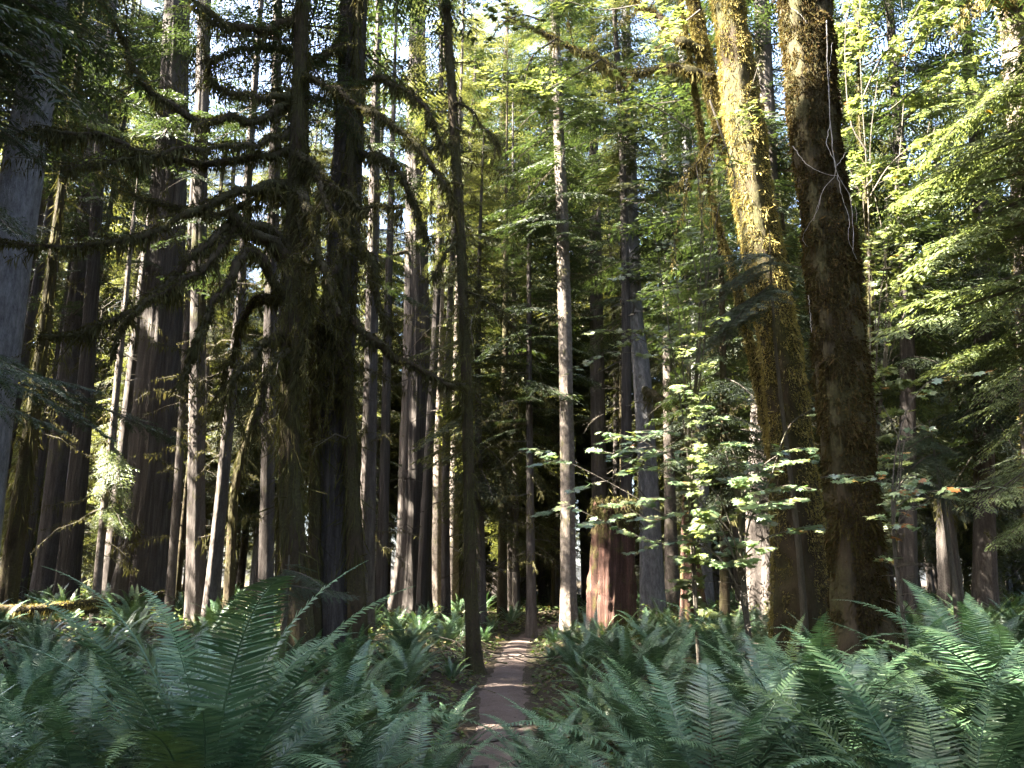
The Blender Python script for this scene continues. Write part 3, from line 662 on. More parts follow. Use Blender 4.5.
# pale dead vine on the thick maple
def vine():
    rg = np.random.default_rng(8); m = MB()
    c, rr = TREES['U'][2], TREES['U'][3]
    def on(px, py):
        p = P(px, py, 8); cx = np.interp(p[2], c[:, 2], c[:, 0]); r_ = np.interp(p[2], c[:, 2], rr) + .05
        dx = np.clip((p[0] - cx), -r_ * .98, r_ * .98); return np.array([cx + dx, 8 - math.sqrt(max(r_ * r_ - dx * dx, 0)) - .01, p[2]])
    for pts, r_ in [([(816, 40), (817, 100), (819, 140), (822, 170), (826, 190), (838, 205), (842, 235), (841, 262)], .006),
                    ([(819, 140), (816, 160), (825, 185), (812, 205), (806, 230)], .005), ([(826, 180), (836, 165), (848, 155), (850, 140)], .004),
                    ([(826, 190), (830, 210), (838, 232), (836, 250), (845, 270)], .004), ([(790, 150), (800, 175), (815, 188), (826, 190)], .005),
                    ([(812, 205), (808, 222), (800, 240), (803, 252)], .003), ([(798, 298), (801, 310), (803, 322), (806, 335)], .005), ([(838, 205), (846, 215), (848, 232)], .003),
                    ([(784, 22), (790, 30), (797, 42)], .004), ([(822, 60), (818, 90), (819, 120)], .003)]:
        q = np.array([on(*p) for p in pts]); n = 26; q = spline(q, n); q[:, 0] += rg.normal(0, .004, n); q[:, 1] -= .012
        tube(m, q, r_ * 1.0 * np.linspace(1, .5, n), 5)
    base = np.array([P(816, 188, 8)[0], 7.7, float(g(2.9, 7.7))])
    tag(m.build('dead_vine', M['vine'], None, base), 'pale dead vine strands clinging to the thick leaning maple trunk', 'vine')
vine()

# ------------------------------------------------------------------ near conifer boughs (explicit)
def px_bough(mb, a, b, d0, d1, lod, rg, wide=1., roll=0., cull=False, var=None):
    p0, p1 = P(a[0], a[1], d0), P(b[0], b[1], d1); v = p1 - p0; L = np.linalg.norm(v)
    place_bough(mb, p0, math.atan2(v[1], v[0]), math.asin(v[2] / L) + .08, L, lod, rg, cull, roll, wide, var)
# hemlock standing just outside the left edge, its dark boughs reach in
rg = np.random.default_rng(61)
base = np.array([-6.0, 7.2, float(g(-6.0, 7.2))]); t = thing('hemlock_tree', 'dark hemlock outside the left edge whose drooping boughs hang into the picture', C1, base)
m = MB(); zz = np.linspace(base[2] - .2, 17, 8); c, _ = trunk(m, np.stack([base[0] + 0 * zz, base[1] + 0 * zz, zz], -1), np.linspace(.24, .04, 8), 24, .2, rg=rg); m.build('trunk', M['fir'], t, base, smooth=True)
m = crown(axis_of(c), 6.2, 17, 2.6, 60, 1, rg)
for a, b, d0, d1 in [((-90, 55), (62, 100), 7, 7.2), ((-90, 90), (70, 150), 6.6, 7.6), ((-90, 40), (40, 60), 7.2, 8), ((-90, 190), (50, 235), 6.8, 7.4), ((-90, 170), (30, 215), 7, 6.4), ((-60, 120), (45, 128), 7.2, 7.8),
                     ((-90, 340), (75, 385), 6.8, 7.2), ((-90, 350), (135, 420), 7, 7.8), ((-90, 365), (60, 420), 6.5, 6.8), ((-90, 330), (40, 365), 7.2, 7.6), ((20, 378), (190, 440), 8, 9), ((-80, 360), (95, 400), 7.3, 8.2), ((-90, 0), (50, 30), 7, 8), ((-60, -20), (80, 10), 7.4, 8.4)]:
    for k in range(1): px_bough(m, (a[0], a[1] + rg.uniform(-12, 12)), (b[0] + rg.uniform(-12, 12), b[1] + rg.uniform(-14, 14)), d0, d1, 0, rg, .8, rg.uniform(-.3, .3))
m.build('crown', [M['hemlock'], M['twig']], t, base)
for k_, (x_, y_, H_) in enumerate(((-8.6, 8.2, 20.5), (-11.5, 7.4, 22.5), (-9.5, 13.2, 27), (-8.2, 4.7, 35), (-12.5, 3.6, 38), (-14, 29.3, 26), (-17, 27.2, 30))):  # added trees, placed so their crowns shade the maple and cedar trunks
    rg = np.random.default_rng(640 + k_); base = np.array([x_, y_, float(g(x_, y_))]); t = thing('conifer_tree', 'tall conifer added to keep the sun off the maple and cedar trunks', C1, base, 'surrounding conifers')
    m = MB(); zz = np.linspace(base[2] - .2, H_, 8); c, _ = trunk(m, np.stack([x_ + 0 * zz, y_ + 0 * zz, zz], -1), np.linspace(.3, .04, 8), 20, .3, rg=rg); m.build('trunk', M['fir'], t, base, smooth=True)
    crown(axis_of(c), 9.5, H_, 2.9 if k_ != 3 else 3.6, 190, 1, rg, shape=.4).build('crown', [M['hemlock'], M['twig']], t, base)
# young hemlock at the right edge, sunlit flat boughs
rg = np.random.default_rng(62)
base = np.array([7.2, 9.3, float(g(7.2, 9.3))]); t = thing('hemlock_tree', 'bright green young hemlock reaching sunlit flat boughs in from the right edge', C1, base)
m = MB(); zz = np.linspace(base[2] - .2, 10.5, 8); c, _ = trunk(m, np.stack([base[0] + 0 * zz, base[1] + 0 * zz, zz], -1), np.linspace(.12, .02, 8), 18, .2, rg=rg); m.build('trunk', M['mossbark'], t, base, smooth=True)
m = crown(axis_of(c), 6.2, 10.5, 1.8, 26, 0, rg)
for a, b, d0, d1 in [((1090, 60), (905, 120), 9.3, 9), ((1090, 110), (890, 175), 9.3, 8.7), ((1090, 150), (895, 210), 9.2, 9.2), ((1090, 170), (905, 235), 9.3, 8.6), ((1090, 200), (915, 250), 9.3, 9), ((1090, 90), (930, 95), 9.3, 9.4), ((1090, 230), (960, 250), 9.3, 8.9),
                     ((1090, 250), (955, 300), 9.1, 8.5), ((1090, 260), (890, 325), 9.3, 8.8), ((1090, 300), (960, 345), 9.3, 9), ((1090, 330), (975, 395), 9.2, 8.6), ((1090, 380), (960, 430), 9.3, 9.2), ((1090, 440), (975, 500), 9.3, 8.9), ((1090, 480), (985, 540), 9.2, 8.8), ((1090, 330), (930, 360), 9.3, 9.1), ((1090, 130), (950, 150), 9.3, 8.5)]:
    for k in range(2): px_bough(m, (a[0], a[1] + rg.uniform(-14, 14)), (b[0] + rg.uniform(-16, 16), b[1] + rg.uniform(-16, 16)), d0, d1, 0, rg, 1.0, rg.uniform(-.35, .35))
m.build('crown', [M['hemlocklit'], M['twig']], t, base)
# hemlock saplings in the shade: left of the forked maple and right of the thick one
def small_hemlock(label, px, d, top_py, seed, boughs, mat='hemlock', lo=1):
    rg = np.random.default_rng(seed); top = P(px, top_py, d); base = np.array([top[0], d, float(g(top[0], d))])
    t = thing('hemlock_sapling', label, C1, base)
    m = MB(); zz = np.linspace(base[2] - .1, top[2], 8); tube(m, np.stack([base[0] + .05 * np.sin(zz), base[1] + 0 * zz, zz], -1), np.linspace(.05, .008, 8), 8); m.build('trunk', M['twig'], t, base, smooth=True)
    m = MB()
    for a, b, dd in boughs:
        for k in range(2): px_bough(m, a, (b[0] + rg.uniform(-10, 10), b[1] + rg.uniform(-8, 8)), d, d + dd + rg.uniform(-.3, .3), lo, rg, 1., rg.uniform(-.3, .3))
    m.build('crown', [M[mat], M['twig']], t, base)
small_hemlock('shaded hemlock sapling with flat boughs crossing the forked maple', 770, 10.2, 230, 63,
              [((770, 255), (700, 262), -.4), ((770, 270), (690, 300), -.2), ((770, 290), (700, 335), -.5), ((770, 262), (725, 280), -.8), ((770, 285), (735, 320), -.9), ((770, 262), (815, 275), -.3), ((768, 310), (690, 345), -.3)], lo=0)
small_hemlock('small hemlock sapling in front of the short brown broken trunk', 930, 9.5, 420, 64,
              [((930, 436), (890, 452), -.3), ((930, 440), (968, 462), -.3), ((930, 455), (895, 478), -.5), ((930, 460), (965, 486), -.3), ((930, 430), (915, 440), -.5), ((930, 480), (890, 505), -.3), ((930, 480), (970, 512), -.3)], lo=0)
small_hemlock('low feathery sapling at the foot of the branchy dark tree', 285, 9.5, 555, 65,
              [((285, 570), (335, 585), -.3), ((285, 575), (240, 590), -.3), ((285, 585), (350, 600), .1), ((285, 590), (300, 600), -.8), ((285, 565), (310, 572), -.2)], lo=0)

small_hemlock('shaggy sapling added as the sunlit glow left of the broad grey cedar', 112, 18.2, 425, 66,  # added to catch sun where lit mossy branches glow; needles carry the sunlit tone
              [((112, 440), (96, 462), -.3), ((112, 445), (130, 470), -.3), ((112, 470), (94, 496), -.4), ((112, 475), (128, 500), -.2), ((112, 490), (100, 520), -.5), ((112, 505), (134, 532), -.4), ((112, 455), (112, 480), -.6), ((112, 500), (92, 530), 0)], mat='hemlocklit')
# ------------------------------------------------------------------ vine maples
def leaf_shape():
    ang = np.array([0, 14, 26, 40, 52, 68, 80, 98, 112, 135, 152]); rad = np.array([1., .66, .62, .95, .58, .55, .84, .50, .46, .58, .36])
    a = np.concatenate([-ang[::-1], ang[1:]]); r = np.concatenate([rad[::-1], rad[1:]])
    p = np.stack([r * np.cos(np.radians(a)), r * np.sin(np.radians(a))], -1) * .5
    return np.vstack([[0, 0], p])
LS = leaf_shape(); NL = len(LS)
LF = np.stack([np.zeros(NL - 2, int), np.arange(1, NL - 1), np.arange(2, NL)], -1)
def maple_leaves(mb, pos, ax, nrm, size, rg, mat=0):
    n = len(pos); nrm = unit(nrm); ax = unit(ax - (ax * nrm).sum(1, keepdims=True) * nrm); sd = np.cross(nrm, ax)
    cup = rg.uniform(-.5, .15, n)
    L = LS[None] * size[:, None, None]
    v = pos[:, None] + ax[:, None] * L[..., :1] + sd[:, None] * L[..., 1:] + nrm[:, None] * (cup[:, None] * (L ** 2).sum(-1) / size[:, None])[..., None]
    mb.add(v.reshape(-1, 3), (LF[None] + (np.arange(n) * NL)[:, None, None]).reshape(-1, 3), mat)
def spray(stm, lvb, q, rg, size=.1, step=.06, sub=3, mat=0, flat=.22, subl=(.35, .85), orange=.0, mat_tall=True):
    n = len(q); L = np.linalg.norm(np.diff(q, axis=0), axis=1).sum()
    tw = [(q, L)]
    for _ in range(sub):
        k = rg.integers(n // 5, n - 1); a = unit(q[min(k + 1, n - 1)] - q[k - 1]); b = unit(np.array([-a[1], a[0], 0.])) * rg.choice([-1, 1])
        l = rg.uniform(*subl); u = np.linspace(0, 1, 7)[:, None]; a = a * np.array([1, 1, .25])
        q2 = q[k] + (a * .6 + b * .8 + rg.normal(0, .12, 3)) * u * l + np.array([0, 0, -.1]) * u ** 2 * l
        tube(stm, q2, .004 * (1.2 - u[:, 0]), 4); tw.append((q2, l))
    for qq, l in tw:
        k = max(3, int(l / step)); s = rg.uniform(.15 if l < 1 else .35, 1, k)
        idx = s * (len(qq) - 1); i = np.minimum(idx.astype(int), len(qq) - 2); f_ = (idx - i)[:, None]
        p = qq[i] * (1 - f_) + qq[i + 1] * f_; a = unit(qq[i + 1] - qq[i])
        sd = unit(np.cross(a, np.array([0, 0, 1.]))) * rg.choice([-1, 1], k)[:, None]
        ax = a * rg.uniform(.1, 1, k)[:, None] + sd * rg.uniform(.5, 1, k)[:, None]
        off = rg.uniform(.02, .07, k)[:, None]
        nr = np.array([-.12, -.38, 1.]) + rg.normal(0, flat, (k, 3))
        o = rg.uniform(size=k) < orange
        kp = ((np.abs(a[:, 2]) < (.62 if mat_tall else .42)) | (rg.uniform(size=k) < .06)) & (p[:, 2] > (0 if mat_tall else 1.75))
        p, ax, nr, o, off = p[kp], ax[kp], nr[kp], o[kp], off[kp]; k = len(p)
        if k == 0: continue
        P_ = p + unit(ax) * off + np.array([0, 0, -.01])
        sz = size * rg.uniform(.55, 1.15, k)
        if (~o).any(): maple_leaves(lvb, P_[~o], ax[~o], nr[~o], sz[~o], rg, mat)
        if o.any(): maple_leaves(lvb, P_[o], ax[o], nr[o], sz[o], rg, 1)
def vine_maple(label, base_px, d, stems, seed, lmat, size, step=.06, sub=3, orange=0., flat=.22, name='vine_maple'):
    rg = np.random.default_rng(seed); bx = P(base_px, 500, d)[0]; base = np.array([bx, d, float(g(bx, d))]); t = thing(name, label, 'shrub', base)
    lv = MB(); 
    for pts in stems:
        st = MB()
        free = pts[0] == 'free'
        q = px_path(pts[1:] if free else pts, d)
        if not free: q = np.vstack([base - np.array([0, 0, .05]), q])
        n = max(10, int(np.linalg.norm(np.diff(q, axis=0), axis=1).sum() / .12)); q = spline(q, n)
        tube(st, q, np.linspace(.013, .004, n), 5)
        spray(st, lv, q, rg, size, step, sub, 0, flat, orange=orange, mat_tall=lmat == 'maple')
        st.build('stem', M['twig'], t, base)
    lv.build('foliage', [M[lmat], M['mapleorange']], t, base)
vine_maple('vine maple with pale level leaves in the shade left of the thick maple', 745, 9, [
    [(738, 590), (700, 540), (640, 500), (575, 465), (545, 455)], [(735, 560), (690, 490), (640, 462), (590, 448)], [(738, 560), (720, 500), (690, 470), (640, 440), (600, 432)],
    [(742, 570), (735, 480), (700, 452), (650, 455), (615, 470)], [(742, 560), (745, 490), (770, 460), (800, 448), (835, 452)], [(745, 560), (760, 500), (790, 485), (812, 490)], [(742, 570), (720, 520), (680, 512), (650, 520), (615, 498)],
    [(742, 580), (755, 545), (790, 530), (815, 525)], [(738, 590), (700, 545), (650, 540), (600, 520), (560, 500)], [(742, 590), (725, 540), (700, 525), (660, 490)], [(742, 560), (738, 470), (715, 415), (680, 390)], [(742, 560), (730, 470), (700, 440), (660, 432), (625, 450)],
    [(745, 550), (770, 480), (790, 425), (825, 405), (840, 402)], [(740, 575), (750, 510), (780, 505), (800, 512)], [(742, 560), (740, 500), (720, 470), (735, 462), (780, 470)]], 71, 'mapleshade', .165, step=.05, sub=8, orange=.02, flat=.22)
vine_maple('vine maple with green leaf sprays hanging before the sunlit forked maple', 690, 9.2, [
    [(690, 480), (672, 350), (655, 240), (640, 190), (620, 170)], [(688, 480), (690, 380), (680, 300), (650, 270), (625, 262)], [(692, 470), (700, 330), (690, 240), (670, 170), (650, 150)],
    [(690, 480), (685, 350), (660, 300), (630, 300)], [(692, 480), (690, 400), (660, 360), (610, 352), (590, 362)], [(692, 470), (705, 330), (702, 220), (690, 130), (672, 95)], [(692, 470), (702, 320), (720, 200), (745, 110), (760, 60)], [(690, 470), (680, 330), (672, 225), (655, 180)], [(690, 480), (685, 380), (650, 335), (600, 330)],
    [(692, 470), (700, 300), (705, 190), (735, 130), (750, 95)], [(692, 470), (700, 350), (700, 280), (715, 250), (725, 230)], [(692, 480), (690, 380), (675, 345), (640, 330), (625, 335)],
    ['free', (690, 130), (660, 110), (625, 95), (590, 90)], ['free', (600, 60, -1.2), (575, 75, -1.2), (545, 90, -1)], ['free', (640, 5), (600, 10), (560, 0), (540, 12)], ['free', (555, 40, -1), (530, 60, -1), (520, 110, -.8)], ['free', (560, 60), (550, 90), (545, 120)], ['free', (710, 100), (735, 180), (720, 200)], ['free', (700, 10), (680, 25), (650, 40)], ['free', (540, 20), (520, 15), (495, 28)]], 72, 'maple', .14, step=.036, sub=8, flat=.3)
vine_maple('tall bright vine maple with sunlit leaves right of the thick maple', 880, 9.6, [
    [(872, 540), (870, 330), (868, 200), (862, 100), (858, 20), (850, -40)], [(874, 540), (878, 330), (890, 230), (900, 150), (905, 60), (900, -20)], [(876, 530), (885, 350), (905, 250), (920, 180), (940, 110)], [(874, 540), (885, 340), (885, 250), (870, 160), (880, 60)],
    [(875, 540), (880, 400), (910, 300), (940, 260), (960, 220)], [(875, 540), (876, 330), (865, 230), (862, 170)], [(875, 530), (890, 330), (912, 230), (930, 120), (950, 40)], [(875, 540), (885, 360), (900, 290), (925, 200)],
    ['free', (905, 60), (920, 30), (940, 10), (955, -10)], ['free', (862, 100), (880, 60), (905, 30), (925, -5)], ['free', (868, 200), (890, 165), (920, 140), (950, 130)], ['free', (866, 150), (850, 120), (845, 60), (846, 20)], ['free', (870, 240), (890, 225), (905, 205), (940, 190)], ['free', (885, 200), (900, 190), (930, 180)],
    ['free', (870, 60), (850, 30), (842, 0)], ['free', (890, 110), (915, 90), (940, 75), (965, 60)], ['free', (880, 270), (905, 265), (930, 250)], ['free', (872, 180), (860, 190), (850, 170)], ['free', (880, 30), (860, 10), (870, -20)], ['free', (878, 320), (892, 305), (905, 300)]], 73, 'maple', .15, step=.030, sub=10, flat=.4, orange=.01)
vine_maple('low vine maple with reddening leaves in front of the thick maple', 895, 7.3, [
    [(893, 540), (900, 480), (905, 440), (918, 425), (935, 430)], [(893, 540), (895, 490), (870, 480), (845, 474), (820, 478)], [(893, 540), (905, 500), (930, 492), (955, 497)], [(895, 540), (900, 450), (890, 420), (880, 402)], [(893, 540), (900, 430), (925, 385), (950, 378), (965, 385)], [(895, 540), (930, 500), (915, 488), (890, 495)]], 74, 'mapleshade', .14, step=.045, sub=5, orange=.15, flat=.25)
tree('x', 'sapling', 'moss draped pole just right of the thick leaning maple', C2, 9.9, [(874, 600, 12), (871, 330, 10), (868, 230, 9), (860, 130, 6), (858, 40, 4)], 'mossbark', 9.5, None, seg=14, step=.06, mossy=3500, flare=.05, seed=36)

# ------------------------------------------------------------------ fallen logs
def log(label, pts, d, r0, r1, seed, lit_moss='mosslit'):
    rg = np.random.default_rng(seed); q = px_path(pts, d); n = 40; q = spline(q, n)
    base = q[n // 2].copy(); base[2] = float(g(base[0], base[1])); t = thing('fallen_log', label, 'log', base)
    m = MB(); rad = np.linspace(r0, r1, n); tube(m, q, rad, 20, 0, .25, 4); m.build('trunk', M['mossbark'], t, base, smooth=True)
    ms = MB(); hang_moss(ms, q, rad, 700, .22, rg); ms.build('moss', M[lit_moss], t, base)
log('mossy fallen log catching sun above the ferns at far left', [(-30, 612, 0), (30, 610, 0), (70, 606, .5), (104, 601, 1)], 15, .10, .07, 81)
log('grey fallen branch lying below the broad grey cedar', [(85, 612, 0), (130, 600, .6), (165, 592, 1)], 17, .05, .03, 82, 'moss')

# ------------------------------------------------------------------ sword ferns
def frond(mb, M4, L, wmax, a0, a1, rg, npair=44, tint=.5, twist=0.):
    """one frond: arching midrib with a row of tapering leaflets on each side"""
    n = 30; s = np.linspace(0, 1, n); ang = a0 + (a1 - a0) * s ** 1.7
    ds = L / (n - 1); x = np.concatenate([[0], np.cumsum(np.sin(ang[:-1]) * ds)]); z = np.concatenate([[0], np.cumsum(np.cos(ang[:-1]) * ds)])
    y = twist * s ** 2 * L
    mid = np.stack([x, y, z], -1)
    r = MB(); tube(r, mid, .0045 * (1.15 - s), 4)
    sv = np.linspace(.16, .992, npair) ** .93
    tgx, tgz = np.sin(a0 + (a1 - a0) * sv ** 1.7), np.cos(a0 + (a1 - a0) * sv ** 1.7)
    V = []; Fq = []; 
    l = wmax * np.minimum(1, ((sv - .10) / .22)) ** .6 * np.clip(1 - np.clip((sv - .35) / .66, 0, 1) ** 1.55, .015, 1)
    w0 = L * .84 / npair * .68
    tt = np.array([0, .12, .45, .78, 1.]); ww = np.array([.45, .95, .85, .55, 0.04])
    off = 0
    for sg in (-1, 1):
        svj = sv + (.5 / npair if sg > 0 else 0) * .8
        svj = np.clip(svj, 0, 1)
        b = np.stack([np.interp(svj, s, x), np.interp(svj, s, y), np.interp(svj, s, z)], -1)
        T = np.stack([tgx, 0 * tgx, tgz], -1); Nn = np.stack([-tgz, 0 * tgx, tgx], -1)   # frond upper side
        fwd = rg.uniform(.12, .34, npair)[:, None]; lift = rg.uniform(-.02, .12, npair)[:, None] + rg.uniform(-.1, .2)
        dv = unit(np.array([0, sg, 0]) * 1. + T * fwd + Nn * lift)
        curl = rg.uniform(-.12, .06, npair) + rg.uniform(-.25, .02)
        ll = l * rg.uniform(.9, 1.08, npair)
        tw_ = rg.uniform(-.12, .12, npair)[:, None] + rg.uniform(-.15, .25)
        wd = unit(T - (T * dv).sum(1, keepdims=True) * dv) + Nn * tw_
        wdt = np.minimum(w0, ll * .5 + .002)
        c = b[:, None] + dv[:, None] * (ll[:, None] * tt)[..., None] + Nn[:, None] * (curl[:, None] * ll[:, None] * tt ** 2)[..., None] + T[:, None] * (.10 * ll[:, None] * tt ** 2)[..., None]
        h = wd[:, None] * (wdt[:, None] * ww * .5)[..., None]
        v = np.stack([c - h, c + h], 2)      # pair, 5, 2, 3
        V.append(v.reshape(-1, 3)); k = np.arange(npair)[:, None] * 10 + np.arange(4)[None] * 2
        Fq.append(np.stack([k, k + 1, k + 3, k + 2], -1).reshape(-1, 4) + off); off += npair * 10
    V = np.concatenate(V); Fq = np.concatenate(Fq)
    if M4 is None: tf = lambda q: q
    else: tf = lambda q: q @ M4[0].T + M4[1]
    mb.add(tf(V), Fq, 0, tint)
    mb.add(tf(r.v[0]), r.f[0][0], 0, .35)
def rz(a): c, s = math.cos(a), math.sin(a); return np.array([[c, -s, 0], [s, c, 0], [0, 0, 1.]])
def ftint(rg): return rg.choice([rg.uniform(.1, .72), rg.uniform(.72, .95), 0.], p=[.66, .25, .09])
frg = np.random.default_rng(21)
FM = []
for k in range(7):
    m = MB(); nfr = int(frg.integers(17, 25))
    for i in range(nfr):
        yaw = i * 2.399 + frg.uniform(-.3, .3); ring = (i + .5) / nfr
        L = frg.uniform(.85, 1.3) * (1 - .15 * ring); a0 = .12 + .62 * ring + frg.uniform(-.1, .1)
        a1 = a0 + frg.uniform(.7, 1.7); tn = ftint(frg)
        if tn == 0.: a0, a1 = 1.1, 2.2
        frond(m, (rz(yaw), np.array([.05 * math.cos(yaw), .05 * math.sin(yaw), 0.])), L, frg.uniform(.095, .13), a0, a1, frg, 52, tn, frg.uniform(-.15, .15))
    o = m.build('sword_fern', M['fern'], None, (0, 0, 0), tint=True); FM.append(o.data); bpy.data.objects.remove(o)
FR = []   # single fronds for the nearest ferns
for k in range(16):
    m = MB(); up = k / 15
    a0 = .06; a1 = a0 + frg.uniform(.8, 2.0)
    frond(m, None, 1.0, frg.uniform(.10, .135), a0, a1, frg, 66, ftint(frg) or .5, frg.uniform(-.12, .12))
    o = m.build('frond', M['fern'], None, (0, 0, 0), tint=True); FR.append(o.data); bpy.data.objects.remove(o)
m = MB(); frond(m, None, 1.0, .085, .35, 2.3, frg, 46, 0., .2); o = m.build('frond', M['fern'], None, (0, 0, 0), tint=True); FDEAD = o.data; bpy.data.objects.remove(o)
HERO = [(240, 4.3, 1.64, 'tall sword fern whose upright frond tips stand highest on the left', 26), (345, 4.6, 1.15, 'full sword fern left of the path, second nearest to the trail', 26), (425, 5.4, 1.0, 'sword fern with fronds arching over the left edge of the path', 24),
        (130, 4.2, 1.08, 'broad sword fern between the tall left fern and the left edge', 26), (15, 3.7, 1.0, 'sword fern cut by the left edge at the bottom', 24), (600, 5.0, 1.02, 'pale sword fern reaching over the right edge of the path', 26),
        (690, 4.2, 1.32, 'sword fern with long arching fronds in the middle of the right bed', 28), (790, 4.6, 1.4, 'sword fern below the thick leaning maple', 26), (905, 3.5, 1.34, 'dark upright sword fern at lower right with fronds overlapping', 30), (1005, 3.9, 1.46, 'large sword fern at the right edge', 28),
        (960, 5.2, 1.55, 'sword fern behind the dark upright fern at right', 26), (640, 6.2, 1.05, 'sword fern just beyond the pale fern right of the path', 24), (60, 5.6, 1.05, 'sword fern under the sunlit log at left', 24), (205, 5.9, .95, 'sword fern behind the tall left fern', 22), (860, 5.6, 1.3, 'sword fern right against the thick leaning maple trunk', 24), (540, 6.6, .8, 'small sword fern beside the trail on its right', 20), (300, 6.4, .95, 'sword fern at the foot of the branchy dark tree', 22)]
taken = []
hrg = np.random.default_rng(31)
for px, d, sc, lab, nf in HERO:
    x = (px - 512) / F * d / cp; z = float(g(x, d)); t = thing('sword_fern', lab, 'fern', (x, d, z - .03), 'sword ferns of the foreground bed'); taken.append((x, d, .55 * sc))
    for i in range(nf):
        yaw = i * 2.399 + hrg.uniform(-.3, .3); ring = (i + .5) / nf; tilt = .06 + .62 * ring + hrg.uniform(-.08, .08)
        o = bpy.data.objects.new('frond', FDEAD if i in (nf - 2, nf - 7) else FR[int(hrg.integers(len(FR)))]); COL.objects.link(o); o.parent = t
        s_ = sc * hrg.uniform(.86, 1.16) * (1 - .12 * ring)
        o.scale = (s_, s_ * hrg.choice([-1, 1]), s_); o.rotation_euler = (0, tilt, yaw)   # lean outward, then turn
        o.location = (.05 * math.cos(yaw), .05 * math.sin(yaw), 0)
# the rest of the beds
cand = []
for d0, d1, sp_ in ((2.8, 7.5, 1.12), (7.5, 13, 1.08), (13, 22, 1.55), (22, 36, 2.6)):
    y = d0
    while y < d1:
        xm = .64 * y + 1.2; x = -xm
        while x < xm: cand.append((x + rng.uniform(-.4, .4) * sp_, y + rng.uniform(-.4, .4) * sp_, sp_)); x += sp_
        y += sp_
tb = [(v[1][0], v[1][1], float(v[3][2]) + .25) for v in TREES.values()]
nfern = 0
frn = np.random.default_rng(33)
for x, y, sp_ in cand:
    s = abs(x - float(pathx(y)))
    if s < (.55 if y > 8 else .66) + (.4 if y < 6 else 0) or y < 2.9 or (y < 4.4 and s < 1.25): continue
    if any((x - a) ** 2 + (y - b) ** 2 < r_ * r_ for a, b, r_ in taken) or any((x - a) ** 2 + (y - b) ** 2 < r_ * r_ for a, b, r_ in tb): continue
    if nfern >= 282: break
    if x > 0: lab, gp = ('sword fern in the shaded bed right of the trail near the camera', 'near ferns right of the trail') if y < 9 else ('smaller sword fern among the trees right of the trail', 'far ferns right of the trail')
    else: lab, gp = ('sword fern in the shaded bed left of the trail near the camera', 'near ferns left of the trail') if y < 9 else ('smaller sword fern among the trees left of the trail', 'far ferns left of the trail')
    o = bpy.data.objects.new('sword_fern', FM[int(frn.integers(len(FM)))]); COL.objects.link(o)
    s_ = frn.uniform(.8, 1.12) * ((.9 if x < 0 else 1.05) if y < 8 else .85) * (.58 if s < .9 else .75 if s < 1.2 else 1); o.scale = (s_, s_, s_ * frn.uniform(.9, 1.1)); o.location = (x, y, float(g(x, y)) - .03); o.rotation_euler = (frn.uniform(-.08, .08), frn.uniform(-.08, .08), frn.uniform(0, 6.28))
    tag(o, lab, 'fern', gp); nfern += 1

# ground cover nobody could count: small herbs and litter, plus far brush
grg = np.random.default_rng(41); m = MB()
n = 110000; yy = 3 + 60 * grg.uniform(0, 1, n) ** 1.6; xx = grg.uniform(-1, 1, n) * (.66 * yy + 1.5)
ok = np.abs(xx - pathx(yy)) > .36 + .12 * grg.uniform(0, 1, n); xx, yy = xx[ok], yy[ok]; n = len(xx)
zz = g(xx, yy); hgt = grg.uniform(0, .10, n) + (vnoise(np.stack([xx * .6, yy * .6, 0 * xx], -1)) ** 2) * grg.uniform(0, .7, n) * sst(.7, 2.5, np.abs(xx - pathx(yy))) * sst(9, 22, yy)
leaves(m, np.stack([xx, yy, zz + hgt], -1), np.stack([grg.normal(0, 1, n), grg.normal(0, 1, n), grg.uniform(-.3, .5, n)], -1), np.stack([grg.normal(0, .4, n), grg.normal(0, .4, n), np.ones(n)], -1), (.04 + .003 * yy) * grg.uniform(.6, 1.6, n), (.022 + .002 * yy) * grg.uniform(.6, 1.4, n))
tag(m.build('ground_cover', M['herb']), 'low herbs and fallen leaves covering the forest floor', 'ground cover', kind='stuff')
m = MB(); n = 5000; yy = 4 + 20 * grg.uniform(0, 1, n) ** 1.3; ed = grg.uniform(-1, 1, n); xx = pathx(yy) + np.sign(ed) * np.abs(ed) ** .6 * .5
leaves(m, np.stack([xx, yy, g(xx, yy) + .03], -1), np.stack([grg.normal(0, 1, n), grg.normal(0, 1, n), 0 * xx], -1), np.stack([grg.normal(0, .2, n), grg.normal(0, .2, n), np.ones(n)], -1), grg.uniform(.015, .06, n), grg.uniform(.006, .02, n))
tag(m.build('leaf_litter', M['twig']), 'scattered twigs and dry leaf bits on the dirt trail', 'leaf litter', kind='stuff')

m = MB()
for _ in range(420):
    y = 6 + 26 * grg.uniform() ** 1.2; x = grg.uniform(-1, 1) * (.64 * y + .5)
    if abs(x - pathx(y)) < .3: continue
    a = grg.uniform(0, 3.14); l = grg.uniform(.2, 1.6); u = np.linspace(-.5, .5, 5); qx = x + math.cos(a) * u * l; qy = y + math.sin(a) * u * l
    tube(m, np.stack([qx, qy, g(qx, qy) + .02 + grg.uniform(0, .06, 5) + grg.uniform(-.1, .2) * (u + .5) * l], -1), grg.uniform(.005, .022) * (1 - .5 * (u + .5)), 5)
tag(m.build('fallen_sticks', M['twig']), 'fallen sticks and dead twigs scattered over the forest floor', 'fallen sticks', kind='stuff')

